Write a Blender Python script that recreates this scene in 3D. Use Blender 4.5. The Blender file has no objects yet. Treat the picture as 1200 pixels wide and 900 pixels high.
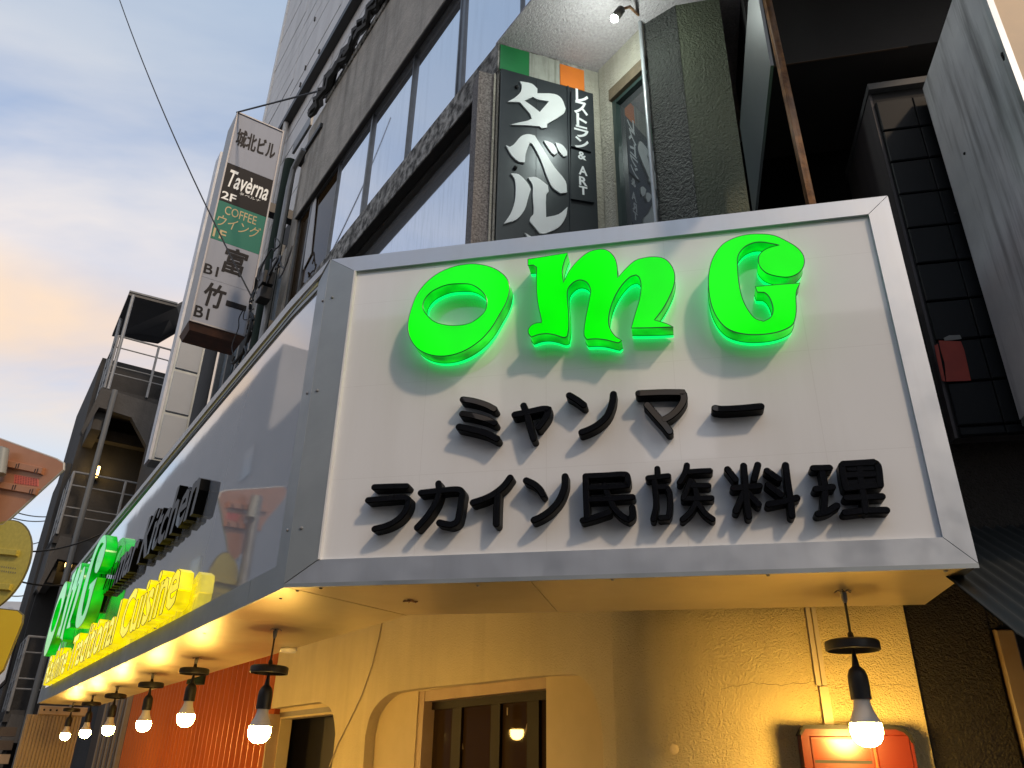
import bpy, bmesh, math, random
from mathutils import Vector as V, Matrix
random.seed(7)
S = bpy.context.scene
COL = S.collection
# ------------------------------------------------------------------ camera
FPX, CX, CY, EYE = 915.0, 600.0, 450.0, V((0, 0, 1.6))
_z = V((34, 1867, FPX)).normalized()
_y = (V((0, 0, 1)) - _z * _z.z).normalized()
_x = V((_y.y*_z.z-_y.z*_z.y, _y.z*_z.x-_y.x*_z.z, _y.x*_z.y-_y.y*_z.x)) * -1
RW = Matrix((_x, _y, _z))                     # image axes (right, up, forward) -> world
cam = bpy.data.cameras.new('camera'); co = bpy.data.objects.new('camera', cam); COL.objects.link(co)
cr, cu, cf = RW @ V((1, 0, 0)), RW @ V((0, 1, 0)), RW @ V((0, 0, 1))
co.matrix_world = Matrix(((cr.x, cu.x, -cf.x, 0), (cr.y, cu.y, -cf.y, 0), (cr.z, cu.z, -cf.z, 1.6), (0, 0, 0, 1)))
cam.sensor_width = 36; cam.lens = FPX / 1200 * 36; cam.clip_start = 0.02; cam.clip_end = 2000
S.camera = co
S.view_settings.view_transform = 'Standard'; S.view_settings.look = 'None'
S.view_settings.exposure = 0.0; S.view_settings.gamma = 1
# ------------------------------------------------------------------ frames
def ray(px, py): return RW @ V((px - CX, CY - py, FPX))
def atz(px, py, h):
    d = ray(px, py); return EYE + d * ((h - 1.6) / d.z)
A = atz(333.5, 684, 2.0)
dF = (atz(1146, 660, 2.0) - A).normalized(); dL = (atz(44, 823, 2.0) - A).normalized()
UP = V((0, 0, 1))
class Frame:                                  # a vertical plane: u along d, z up, off along the outward normal n
    def __init__(s, O, d, toward=EYE):
        s.O = V((O.x, O.y, 0)); s.d = V((d.x, d.y, 0)).normalized()
        s.n = V((s.d.y, -s.d.x, 0))
        if s.n.dot(toward - s.O) < 0: s.n = -s.n
        s.r = UP.cross(s.n)                   # reading direction seen from outside
        s.sg = 1 if s.r.dot(s.d) > 0 else -1
    def P(s, u, z, o=0.0): return s.O + s.d * u + s.n * o + UP * z
    def px(s, x, y, o=0.0):
        r = ray(x, y); O = s.O + s.n * o
        q = EYE + r * ((O - EYE).dot(s.n) / r.dot(s.n)); return ((q - s.O).dot(s.d), q.z)
F = Frame(A, dF); L = Frame(A, dL)
def perp(u, face=1): return Frame(L.P(u, 0), L.n)          # plane square to L, u axis = outwards from L
# ------------------------------------------------------------------ sky and sun
sdir = (F.d * 1.0 + F.n * 0.9 + UP * 1.2).normalized()
W = bpy.data.worlds.new('World'); S.world = W; W.use_nodes = True
nt = W.node_tree; nt.nodes.clear(); N = nt.nodes; K = nt.links.new
sky = N.new('ShaderNodeTexSky'); sky.sky_type = 'NISHITA'; sky.sun_disc = False
sky.sun_elevation = math.asin(sdir.z); sky.sun_rotation = math.atan2(sdir.x, sdir.y)
sky.air_density = 1.3; sky.dust_density = 2.5
SKY = 0.14
tc = N.new('ShaderNodeTexCoord'); sep = N.new('ShaderNodeSeparateXYZ'); K(tc.outputs['Generated'], sep.inputs[0])
def wm(op, a, b=None, c=None):
    n = N.new('ShaderNodeMath'); n.operation = op
    for i, v in enumerate((a, b, c)):
        if v is None: continue
        if isinstance(v, (int, float)): n.inputs[i].default_value = v
        else: K(v, n.inputs[i])
    return n.outputs[0]
den = wm('ADD', wm('MAXIMUM', sep.outputs[2], 0.0), 0.22)
cmb = N.new('ShaderNodeCombineXYZ'); K(wm('DIVIDE', sep.outputs[0], den), cmb.inputs[0]); K(wm('DIVIDE', sep.outputs[1], den), cmb.inputs[1])
mp = N.new('ShaderNodeMapping'); mp.inputs['Rotation'].default_value = (0, 0, 0.5); mp.inputs['Scale'].default_value = (0.7, 1.5, 1); mp.inputs['Location'].default_value = (0.4, 0.9, 0)
K(cmb.outputs[0], mp.inputs[0])
nz = N.new('ShaderNodeTexNoise'); nz.inputs['Scale'].default_value = 1.3; nz.inputs['Detail'].default_value = 6; nz.inputs['Roughness'].default_value = 0.52; nz.inputs['Distortion'].default_value = 0.5
K(mp.outputs[0], nz.inputs['Vector'])
cr1 = N.new('ShaderNodeValToRGB'); cr1.color_ramp.elements[0].position = 0.34; cr1.color_ramp.elements[0].color = (0.22, 0.22, 0.22, 1)
cr1.color_ramp.elements[1].position = 0.60; cr1.color_ramp.elements[1].color = (1, 1, 1, 1); K(nz.outputs['Fac'], cr1.inputs[0])
cc = N.new('ShaderNodeValToRGB'); e = cc.color_ramp.elements
e[0].position = 0.05; e[0].color = (0.80, 0.62, 0.54, 1); e[1].position = 0.78; e[1].color = (0.40, 0.50, 0.64, 1)
for p_, c_ in ((0.30, (0.66, 0.70, 0.76)), (0.40, (1.0, 0.72, 0.46)), (0.455, (1.0, 0.74, 0.50)), (0.50, (0.84, 0.76, 0.72)), (0.60, (0.78, 0.75, 0.74)), (0.68, (0.55, 0.60, 0.68))):
    x = e.new(p_); x.color = (*c_, 1)
K(sep.outputs[2], cc.inputs[0])
sc_ = N.new('ShaderNodeMix'); sc_.data_type = 'RGBA'; sc_.blend_type = 'MULTIPLY'; sc_.inputs[0].default_value = 1
K(sky.outputs[0], sc_.inputs[6]); sc_.inputs[7].default_value = (1.32, 1.50, 1.66, 1)
cs = N.new('ShaderNodeVectorMath'); cs.operation = 'SCALE'; K(cc.outputs[0], cs.inputs[0]); cs.inputs['Scale'].default_value = 1.0 / SKY * 1.12
mx = N.new('ShaderNodeMix'); mx.data_type = 'RGBA'
K(wm('MULTIPLY', cr1.outputs[0], 0.9), mx.inputs[0]); K(sc_.outputs[2], mx.inputs[6]); K(cs.outputs[0], mx.inputs[7])
bg = N.new('ShaderNodeBackground'); bg.inputs[1].default_value = SKY; K(mx.outputs[2], bg.inputs[0])
wo = N.new('ShaderNodeOutputWorld'); K(bg.outputs[0], wo.inputs[0])
sl = bpy.data.lights.new('sun', 'SUN'); sl.energy = 1.6; sl.angle = math.radians(4.0); sl.color = (1.0, 0.74, 0.50)
so = bpy.data.objects.new('sun', sl); COL.objects.link(so); so.rotation_euler = sdir.to_track_quat('Z', 'Y').to_euler()
# ------------------------------------------------------------------ materials
MATS = {}
def mat(name, c, rough=0.6, metal=0.0, bump=None, var=None, emit=None, coat=0.0, spec=0.5, rot=0.0, streak=None, alpha=None, seams=None, trans=0.0, rvar=None):
    """bump=(scale,strength,dist[,kind]); var=(scale,colour2,contrast); streak=(scale,colour2,amount)"""
    if name in MATS: return MATS[name]
    m = bpy.data.materials.new(name); m.use_nodes = True; t = m.node_tree; n = t.nodes; k = t.links.new
    b = n['Principled BSDF']; b.inputs['Base Color'].default_value = (*c, 1); b.inputs['Roughness'].default_value = rough
    b.inputs['Metallic'].default_value = metal; b.inputs['Coat Weight'].default_value = coat; b.inputs['Coat Roughness'].default_value = 0.03
    b.inputs['Specular IOR Level'].default_value = spec; b.inputs['Transmission Weight'].default_value = trans
    tcn = n.new('ShaderNodeTexCoord'); mpn = n.new('ShaderNodeMapping'); mpn.inputs['Rotation'].default_value = (0, 0, rot); k(tcn.outputs['Object'], mpn.inputs[0])
    col = None
    def noise(scale, detail=6, vec=None, ro=0.6):
        q = n.new('ShaderNodeTexNoise'); q.inputs['Scale'].default_value = scale; q.inputs['Detail'].default_value = detail; q.inputs['Roughness'].default_value = ro
        k(vec or mpn.outputs[0], q.inputs['Vector']); return q.outputs['Fac']
    def ramp(fac, p0, p1):
        q = n.new('ShaderNodeMapRange'); q.inputs[1].default_value = p0; q.inputs[2].default_value = p1; k(fac, q.inputs[0]); return q.outputs[0]
    def mix(fac, a, b2):
        q = n.new('ShaderNodeMix'); q.data_type = 'RGBA'; k(fac, q.inputs[0])
        for i, v in ((6, a), (7, b2)):
            if isinstance(v, tuple): q.inputs[i].default_value = (*v, 1)
            else: k(v, q.inputs[i])
        return q.outputs[2]
    cur = tuple(c)
    if var:
        cur = mix(ramp(noise(var[0], 8), 0.5 - var[2], 0.5 + var[2]), cur, var[1])
    if streak:
        m2 = n.new('ShaderNodeMapping'); m2.inputs['Scale'].default_value = (1, 1, 0.07); k(mpn.outputs[0], m2.inputs[0])
        f = ramp(noise(streak[0], 5, m2.outputs[0]), 0.48, 0.72)
        mm = n.new('ShaderNodeMath'); mm.operation = 'MULTIPLY'; k(f, mm.inputs[0]); mm.inputs[1].default_value = streak[2]
        cur = mix(mm.outputs[0], cur, streak[1])
    if seams:                                 # faint joints between the vinyl sheets
        sx = n.new('ShaderNodeSeparateXYZ'); k(mpn.outputs[0], sx.inputs[0]); fs = []
        for ax_, per in ((0, seams[0]), (2, seams[1])):
            q = n.new('ShaderNodeMath'); q.operation = 'PINGPONG'; q.inputs[1].default_value = per / 2; k(sx.outputs[ax_], q.inputs[0])
            q2 = n.new('ShaderNodeMath'); q2.operation = 'LESS_THAN'; q2.inputs[1].default_value = 0.0009; k(q.outputs[0], q2.inputs[0]); fs.append(q2.outputs[0])
        q3 = n.new('ShaderNodeMath'); q3.operation = 'MAXIMUM'; k(fs[0], q3.inputs[0]); k(fs[1], q3.inputs[1])
        q4 = n.new('ShaderNodeMath'); q4.operation = 'MULTIPLY'; k(q3.outputs[0], q4.inputs[0]); q4.inputs[1].default_value = 0.13
        cur = mix(q4.outputs[0], cur, (0.35, 0.33, 0.31))
    if not isinstance(cur, tuple): k(cur, b.inputs['Base Color'])
    if rvar: k(ramp(noise(rvar[0], 5), 0.5 - 0.2, 0.5 + 0.2), (r := n.new('ShaderNodeMapRange')).inputs[0]); r.inputs[3].default_value = rvar[1]; r.inputs[4].default_value = rvar[2]; k(r.outputs[0], b.inputs['Roughness'])
    if bump:
        bn = n.new('ShaderNodeBump'); bn.inputs['Strength'].default_value = bump[1]; bn.inputs['Distance'].default_value = bump[2]
        if len(bump) > 3 and bump[3] == 'stucco':
            v = n.new('ShaderNodeTexVoronoi'); v.inputs['Scale'].default_value = bump[0]; v.feature = 'SMOOTH_F1'
            nn = n.new('ShaderNodeTexNoise'); nn.inputs['Scale'].default_value = bump[0] * 0.6; k(mpn.outputs[0], nn.inputs['Vector'])
            va = n.new('ShaderNodeVectorMath'); va.operation = 'MULTIPLY_ADD'; k(nn.outputs['Color'], va.inputs[0]); va.inputs[1].default_value = (0.02, 0.02, 0.02); k(mpn.outputs[0], va.inputs[2]); k(va.outputs[0], v.inputs['Vector'])
            ad = n.new('ShaderNodeMath'); ad.operation = 'MULTIPLY_ADD'; k(noise(bump[0] * 1.7, 5), ad.inputs[0]); ad.inputs[1].default_value = 0.9; k(v.outputs['Distance'], ad.inputs[2]); h = ad.outputs[0]
            ad2 = n.new('ShaderNodeMath'); ad2.operation = 'MULTIPLY_ADD'; k(noise(bump[0] * 0.12, 3), ad2.inputs[0]); ad2.inputs[1].default_value = 0.35; k(h, ad2.inputs[2]); h = ad2.outputs[0]
        elif len(bump) > 3 and bump[3] == 'wavy':
            h = noise(bump[0], 2, ro=0.4)
        else: h = noise(bump[0], 8)
        k(h, bn.inputs['Height']); k(bn.outputs[0], b.inputs['Normal'])
    if emit:
        b.inputs['Emission Color'].default_value = (*emit[0], 1); b.inputs['Emission Strength'].default_value = emit[1]
        if len(emit) > 2:
            k(ramp(noise(emit[2], 2), 0.3, 0.7), (r2 := n.new('ShaderNodeMapRange')).inputs[0]); r2.inputs[3].default_value = emit[1] * emit[3]; r2.inputs[4].default_value = emit[1]; k(r2.outputs[0], b.inputs['Emission Strength'])
    MATS[name] = m; return m
angF = -math.atan2(F.d.y, F.d.x); angL = -math.atan2(L.d.y, L.d.x)
acrylic = mat('white_acrylic', (0.76, 0.76, 0.76), 0.09, coat=0.8, rot=angF, seams=(0.33, 0.27), streak=(7, (0.64, 0.63, 0.61), 0.45), var=(2.5, (0.71, 0.715, 0.72), 0.35), bump=(1.7, 0.10, 0.02, 'wavy'), spec=0.5)
acrylicL = mat('glossy_shaded_white_acrylic', (0.42, 0.43, 0.445), 0.03, coat=1.0, bump=(2.2, 0.05, 0.02, 'wavy'), spec=0.6, var=(3, (0.43, 0.44, 0.455), .3))  # same white acrylic as the front, greyed to carry the side face's shade
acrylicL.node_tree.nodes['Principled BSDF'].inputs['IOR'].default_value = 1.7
alu = mat('brushed_aluminium', (0.56, 0.59, 0.63), 0.42, 0.75, var=(4, (0.53, 0.56, 0.60), 0.35), streak=(30, (.50, .52, .55), .4), bump=(3, 0.06, 0.01, 'wavy'), rvar=(9, .34, .5))
aluD = mat('dull_aluminium', (0.36, 0.39, 0.40), 0.48, 0.6, var=(5, (0.28, 0.31, 0.32), 0.25), rvar=(7, .4, .55))
white_paint = mat('white_painted_metal', (0.78, 0.77, 0.76), 0.4, var=(8, (0.6, 0.59, 0.57), 0.3))
soffit_m = mat('cream_soffit_metal', (0.52, 0.43, 0.26), 0.36, 0.35, var=(3, (0.43, 0.36, 0.21), 0.25), coat=0.05, rvar=(4, .28, .44), bump=(1.2, 0.25, 0.02, 'wavy'))
black_gloss = mat('black_gloss_acrylic', (0.004, 0.004, 0.005), 0.02, coat=0.0, spec=0.5)
black_side = mat('black_letter_return', (0.0025, 0.0025, 0.0025), 0.4, spec=.06)
black_pl = mat('black_plastic', (0.018, 0.018, 0.019), 0.45)
dark = mat('near_black', (0.008, 0.008, 0.009), 0.8)
g_face = mat('lit_green_acrylic', (0.0, 0.25, 0.0), 0.15, emit=((0.0, 1.0, 0.0), 0.97, 7, 0.78), spec=.3)
gL_face = mat('lit_green_side_face', (0.0, 0.22, 0.02), 0.12, spec=.5, emit=((0.0, 1.0, 0.03), 0.42, 8, 0.6))
gL_side = mat('lit_green_side_return', (0.0, 0.22, 0.02), 0.2, emit=((0.0, 1.0, 0.01), 0.62, 6, 0.12))
g_side = mat('lit_green_return', (0.0, 0.25, 0.02), 0.25, emit=((0.0, 1.0, 0.01), 0.95, 11, 0.12))
g_back = mat('green_back_glow', (0.02, 0.5, 0.2), 0.3, emit=((0.0, 1.0, 0.16), 1.1))
g_trim = mat('dark_green_trim', (0.005, 0.08, 0.03), 0.3)
y_face = mat('lit_yellow_acrylic', (0.6, 0.5, 0.01), 0.15, emit=((1.0, 0.80, 0.0), 1.0, 10, 0.75), spec=.3)
y_side = mat('lit_yellow_return', (0.6, 0.5, 0.01), 0.25, emit=((1.0, 0.78, 0.0), 1.1, 25, 0.6))
y_trim = mat('olive_trim', (0.10, 0.08, 0.0), 0.4)
concrete = mat('weathered_concrete', (0.52, 0.47, 0.40), 0.85, var=(7, (0.36, 0.325, 0.275), 0.18), streak=(9, (0.17, 0.155, 0.13), 0.7), bump=(45, 0.7, 0.012), rot=angL)
ledge_m = mat('mouldy_ledge_concrete', (0.46, 0.44, 0.40), 0.9, var=(22, (0.06, 0.056, 0.048), 0.10), streak=(8, (0.04, 0.037, 0.03), 0.8), bump=(50, 0.7, 0.012), rot=angL)
granite = mat('speckled_render', (0.27, 0.25, 0.24), 0.9, var=(120, (0.10, 0.09, 0.085), 0.12), bump=(140, 0.7, 0.006))
soffit_st = mat('grey_pebble_render', (0.50, 0.47, 0.48), 0.9, var=(90, (0.36, 0.33, 0.34), 0.2), bump=(120, 0.8, 0.005, 'stucco'))
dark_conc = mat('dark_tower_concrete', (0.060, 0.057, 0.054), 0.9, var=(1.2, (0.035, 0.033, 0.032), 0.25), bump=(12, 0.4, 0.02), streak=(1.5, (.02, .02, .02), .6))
stucco = mat('cream_stucco', (0.70, 0.58, 0.30), 0.75, var=(5, (0.60, 0.48, 0.24), 0.22), streak=(6, (.46, .35, .17), .4), bump=(190, 1.0, 0.006, 'stucco'))
stucco_f = mat('fine_cream_stucco', (0.70, 0.57, 0.30), 0.8, var=(4, (0.60, 0.48, 0.24), 0.22), streak=(6, (.46, .35, .17), .4), bump=(190, 0.8, 0.0035, 'stucco'))
stucco_s = mat('smooth_cream_render', (0.62, 0.48, 0.25), 0.75, var=(6, (0.52, 0.40, 0.2), 0.3), bump=(220, 0.25, 0.003))
black_st = mat('black_stucco', (0.010, 0.008, 0.007), 0.5, spec=.3, bump=(150, 1.0, 0.006, 'stucco'), var=(4, (0.016, 0.012, 0.009), 0.3))
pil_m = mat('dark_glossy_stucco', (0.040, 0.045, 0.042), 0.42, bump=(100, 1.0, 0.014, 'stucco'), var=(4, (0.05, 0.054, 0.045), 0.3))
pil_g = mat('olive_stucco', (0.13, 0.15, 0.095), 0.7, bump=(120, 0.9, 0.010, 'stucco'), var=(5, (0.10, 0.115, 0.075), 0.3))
win_glass = mat('mirror_window_glass', (0.78, 0.80, 0.84), 0.02, 0.9, streak=(20, (.66, .68, .72), .5), bump=(1.4, 0.02, 0.02, 'wavy'))
alc_glass = mat('alcove_window_glass', (0.17, 0.18, 0.19), 0.02, 0.7)
dk_glass = mat('dark_window_glass', (0.035, 0.020, 0.008), 0.03, spec=0.08)
frame_al = mat('bronze_window_frame', (0.16, 0.17, 0.18), 0.4, 0.5, var=(20, (0.1, .1, .1), .3))
siding = mat('pale_siding', (0.70, 0.68, 0.66), 0.6, var=(1.1, (0.58, 0.56, 0.54), 0.3), streak=(3, (0.42, 0.40, 0.38), 0.6), rot=angL)
gut = mat('dark_gutter', (0.03, 0.03, 0.03), 0.5)
rust = mat('rusty_steel', (0.30, 0.15, 0.06), 0.8, var=(30, (0.13, 0.065, 0.035), 0.14), bump=(60, 0.6, 0.006), streak=(30, (0.42, 0.33, 0.27), 0.8))
conduit = mat('galvanised_conduit', (0.42, 0.45, 0.47), 0.4, 0.4, var=(15, (0.3, .32, .33), .3))
cable_m = mat('black_cable', (0.012, 0.012, 0.012), 0.55)
steel = mat('galvanised_steel', (0.32, 0.33, 0.34), 0.5, 0.4, var=(10, (0.2, .2, .2), .3))
sheet = mat('streaked_sheet_metal', (0.72, 0.73, 0.75), 0.5, 0.0, var=(6, (0.56, 0.57, 0.60), 0.2), streak=(22, (0.20, 0.20, 0.21), 0.9), bump=(60, 0.15, 0.003))
orange_p = mat('cream_sign_face', (0.82, 0.58, 0.34), 0.5, var=(5, (.6, .45, .3), .3))  # cream face with the street lamp's orange light mixed into its base colour
tile_m = mat('black_panel_tile', (0.006, 0.008, 0.010), 0.5, spec=.25, var=(6, (0.010, 0.012, 0.014), .3))
red_st = mat('faded_red_sticker', (0.42, 0.06, 0.035), 0.6, var=(20, (.3, .04, .03), .3))
corr = mat('dark_corrugated_plastic', (0.020, 0.024, 0.025), 0.6, spec=.3, var=(5, (0.014, .017, .018), .3))
red_wall = mat('orange_red_metal', (0.36, 0.065, 0.018), 0.4, 0.25, var=(5, (0.22, 0.035, 0.012), 0.25), streak=(14, (.12, .02, .01), .6))
rib_m = mat('orange_red_rib', (0.62, 0.17, 0.05), 0.35, 0.2)
beige_w = mat('beige_corrugated_metal', (0.40, 0.28, 0.16), 0.5, var=(7, (.3, .2, .11), .3))
wood = mat('pale_wood', (0.48, 0.33, 0.18), 0.6, var=(9, (.36, .23, .12), .3))
brown_w = mat('brown_wood', (0.17, 0.135, 0.10), 0.5, var=(9, (.13, .08, .04), .3))
redbox_m = mat('red_enamel', (0.060, 0.006, 0.003), 0.35, spec=.35, var=(3, (.075, .008, .004), .3))
bulb_m = mat('lit_bulb', (1, 0.8, 0.5), 0.3, emit=((1.0, 0.59, 0.13), 330))
bulb_w = mat('bulb_housing', (0.72, 0.68, 0.62), 0.4)
lamp_y = mat('lit_wall_lamp', (1, .8, .5), 0.4, emit=((1.0, 0.62, 0.18), 9))
spot_m = mat('lit_spot_lens', (1, 1, 1), 0.3, emit=((0.88, 1.0, 0.93), 14))
white_v = mat('white_vinyl_print', (0.82, 0.86, 0.86), 0.4)
blk_v = mat('black_vinyl_print', (0.01, 0.01, 0.014), 0.5, spec=.15)
sign_w = mat('aged_shaded_white_film', (0.34, 0.37, 0.44), 0.5, spec=.2, streak=(12, (0.27, 0.30, 0.37), 0.5))  # white film greyed: the shade of its turned-away face is in the colour
sign_g = mat('green_sign_film', (0.012, 0.19, 0.135), 0.5, spec=.2)
sign_b = mat('black_sign_film', (0.005, 0.005, 0.009), 0.5, spec=.15)
gold_v = mat('gold_vinyl_print', (0.42, 0.32, 0.12), 0.4)
char_pl = mat('black_signboard_metal', (0.022, 0.030, 0.036), 0.33, 0.3, var=(8, (.035, .045, .05), .3), bump=(4, .3, .01, 'wavy'))
silver_l = mat('silver_letter', (0.80, 0.84, 0.83), 0.45, 0.1, var=(8, (.7, .73, .72), .3))
fg = mat('green_band', (0.015, 0.22, 0.06), 0.5, var=(12, (.012, .17, .05), .3))
fw = mat('worn_white_band', (0.42, 0.43, 0.38), 0.6, streak=(60, (.18, .18, .15), .9), var=(20, (.3, .3, .26), .3))
fo = mat('orange_band', (0.80, 0.22, 0.02), 0.55, var=(12, (.7, .17, .02), .3))
cream_w = mat('cream_render', (0.50, 0.48, 0.40), 0.85, var=(9, (0.34, 0.32, 0.26), 0.3), bump=(90, 0.7, 0.008, 'stucco'), streak=(10, (.2, .19, .15), .6))
lintel = mat('brown_stained_lintel', (0.17, 0.13, 0.08), 0.8, var=(20, (.09, .07, .045), .25), bump=(60, .5, .006))
slab_blue = mat('blue_grey_panel', (0.028, 0.038, 0.045), 0.4, var=(4, (.06, .08, .09), .3))
blank_m = mat('blank_white_sign_panel', (0.40, 0.43, 0.46), 0.4, var=(3, (.35, .38, .41), .3))
tri_back = mat('lamp_tinted_sign_back', (0.52, 0.24, 0.12), 0.4, 0.1, var=(6, (.40, .17, .08), .3))  # warm lamp light is mixed into the base colours of these three sign backs
cir_back = mat('olive_yellow_sign_back', (0.58, 0.47, 0.08), 0.4, 0.1, var=(60, (.46, .37, .06), .2))
yel_back = mat('yellow_sign_back', (0.88, 0.62, 0.03), 0.4, 0.1, var=(3, (.75, .46, .02), .3))
sign_edge = mat('white_sign_edge', (.5, .46, .4), .5)
pinkred = mat('red_label_print', (0.70, 0.16, 0.10), .5)
apt_w = mat('pale_apartment_render', (0.42, 0.44, 0.48), 0.8, var=(.3, (.36, .38, .42), .3))
apt_d = mat('dim_window', (0.08, 0.10, 0.13), 0.2)
asphalt = mat('asphalt', (0.05, 0.05, 0.052), 0.9, bump=(60, 0.5, 0.01), var=(2, (.04, .04, .04), .3))
pave = mat('pavement_concrete', (0.22, 0.215, 0.205), 0.9, bump=(40, 0.4, 0.008), var=(2, (.17, .165, .16), .3))
opp = mat('grey_street_building', (0.20, 0.21, 0.23), 0.8, var=(.5, (.16, .17, .19), .3))
opp2 = mat('pale_street_building', (0.42, 0.42, 0.43), 0.8, var=(.4, (.34, .35, .37), .3))
roof_t = mat('brown_roof_tile', (.12, .08, .05), .7, var=(10, (.07, .05, .03), .3))
yellow_film = mat('yellow_film', (.42, .34, .02), .4)
# ------------------------------------------------------------------ object helpers
def tag(o, label=None, cat=None, group=None, kind=None):
    for k_, v in (('label', label), ('category', cat), ('group', group), ('kind', kind)):
        if v: o[k_] = v
    return o
def thing(name, label, cat, loc, group=None, rz=0):
    o = bpy.data.objects.new(name, None); COL.objects.link(o); o.location = loc; o.rotation_euler = (0, 0, rz); o.empty_display_size = 0.1
    return tag(o, label, cat, group)
def root_of(o):
    while o.parent: o = o.parent
    return o
def mk(name, data, m, parent=None, smooth=False, **kw):
    """data = (verts, faces) in world coordinates; m a material or list (faces may then be (face, mat_index))"""
    vs, fs = data
    if parent is not None: org = root_of(parent)['_o'] if '_o' in root_of(parent) else list(root_of(parent).location)
    else:
        xs = [v[0] for v in vs]; ys = [v[1] for v in vs]; zs = [v[2] for v in vs]
        org = [(min(xs) + max(xs)) / 2, (min(ys) + max(ys)) / 2, min(zs)]
    me = bpy.data.meshes.new(name)
    idx = [f[1] if isinstance(f[-1], int) and isinstance(f[0], (list, tuple)) else 0 for f in fs]
    ff = [tuple(f[0]) if isinstance(f[0], (list, tuple)) else tuple(f) for f in fs]
    me.from_pydata([(v[0] - org[0], v[1] - org[1], v[2] - org[2]) for v in vs], [], ff)
    for mm in (m if isinstance(m, list) else [m]): me.materials.append(mm)
    for p, i in zip(me.polygons, idx): p.material_index = i
    bm = bmesh.new(); bm.from_mesh(me); bmesh.ops.recalc_face_normals(bm, faces=bm.faces[:])
    for f in bm.faces: f.smooth = smooth
    if smooth:
        for ed in bm.edges:
            if len(ed.link_faces) == 2 and ed.calc_face_angle(0) > 0.7: ed.smooth = False
    bm.to_mesh(me); bm.free()
    o = bpy.data.objects.new(name, me); COL.objects.link(o)
    if parent is not None:
        o.parent = parent
    else: o.location = org; o['_o'] = org
    return tag(o, **kw) if kw else o
def join(*ds):
    V_, F_ = [], []
    for vs, fs in ds:
        b = len(V_); V_ += list(vs)
        for f in fs:
            if isinstance(f[0], (list, tuple)): F_.append((tuple(i + b for i in f[0]), f[1]))
            else: F_.append(tuple(i + b for i in f))
    return V_, F_
def setm(d, i): return d[0], [((f[0] if isinstance(f[0], (list, tuple)) else f), i) for f in d[1]]
BOXF = [(0, 1, 2, 3), (7, 6, 5, 4), (0, 4, 5, 1), (1, 5, 6, 2), (2, 6, 7, 3), (3, 7, 4, 0)]
def box(fr, u0, u1, z0, z1, o0, o1):
    return [fr.P(u, z, o) for o in (o0, o1) for u, z in ((u0, z0), (u1, z0), (u1, z1), (u0, z1))], list(BOXF)
def bbox(fr, u0, u1, z0, z1, o0, o1, b=0.004):           # box with chamfered front edges
    a = [(u0, z0), (u1, z0), (u1, z1), (u0, z1)]; c = [(u0 + b, z0 + b), (u1 - b, z0 + b), (u1 - b, z1 - b), (u0 + b, z1 - b)]
    vs = [fr.P(*p, o0) for p in a] + [fr.P(*p, o1 - b) for p in a] + [fr.P(*p, o1) for p in c]
    fs = [(3, 2, 1, 0), (8, 9, 10, 11)]
    for i in range(4):
        j = (i + 1) % 4; fs += [(i, j, j + 4, i + 4), (i + 4, j + 4, j + 8, i + 8)]
    return vs, fs
def prism(fr, pts, o0, o1, side=0, face=0):
    n = len(pts); vs = [fr.P(*p, o0) for p in pts] + [fr.P(*p, o1) for p in pts]
    fs = [(tuple(range(n)), side), (tuple(range(2 * n - 1, n - 1, -1)), face)] + [((i, (i + 1) % n, (i + 1) % n + n, i + n), side) for i in range(n)]
    return vs, fs
def hull(p8): return p8, list(BOXF)
def tube(pts, r, n=8, cap=True):
    pts = [V(p) for p in pts]; vs, fs = [], []; pu = None
    for i, p in enumerate(pts):
        t = (pts[min(i + 1, len(pts) - 1)] - pts[max(i - 1, 0)]).normalized()
        if pu is None: pu = t.orthogonal().normalized()
        a = (pu - t * pu.dot(t)).normalized(); pu = a; b = t.cross(a)
        rr = r[i] if isinstance(r, (list, tuple)) else r
        vs += [p + (a * math.cos(2 * math.pi * k / n) + b * math.sin(2 * math.pi * k / n)) * rr for k in range(n)]
    for i in range(len(pts) - 1):
        for k in range(n): fs.append((i * n + k, i * n + (k + 1) % n, (i + 1) * n + (k + 1) % n, (i + 1) * n + k))
    if cap: fs += [tuple(range(n)), tuple(range(len(vs) - 1, len(vs) - n - 1, -1))]
    return vs, fs
def lathe(prof, c, n=24, axis=UP):
    axis = V(axis).normalized(); a = axis.orthogonal().normalized(); b = axis.cross(a); vs, fs = [], []
    for r, h in prof: vs += [V(c) + axis * h + (a * math.cos(2 * math.pi * k / n) + b * math.sin(2 * math.pi * k / n)) * max(r, 1e-5) for k in range(n)]
    for i in range(len(prof) - 1):
        for k in range(n): fs.append((i * n + k, i * n + (k + 1) % n, (i + 1) * n + (k + 1) % n, (i + 1) * n + k))
    return vs, fs
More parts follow.
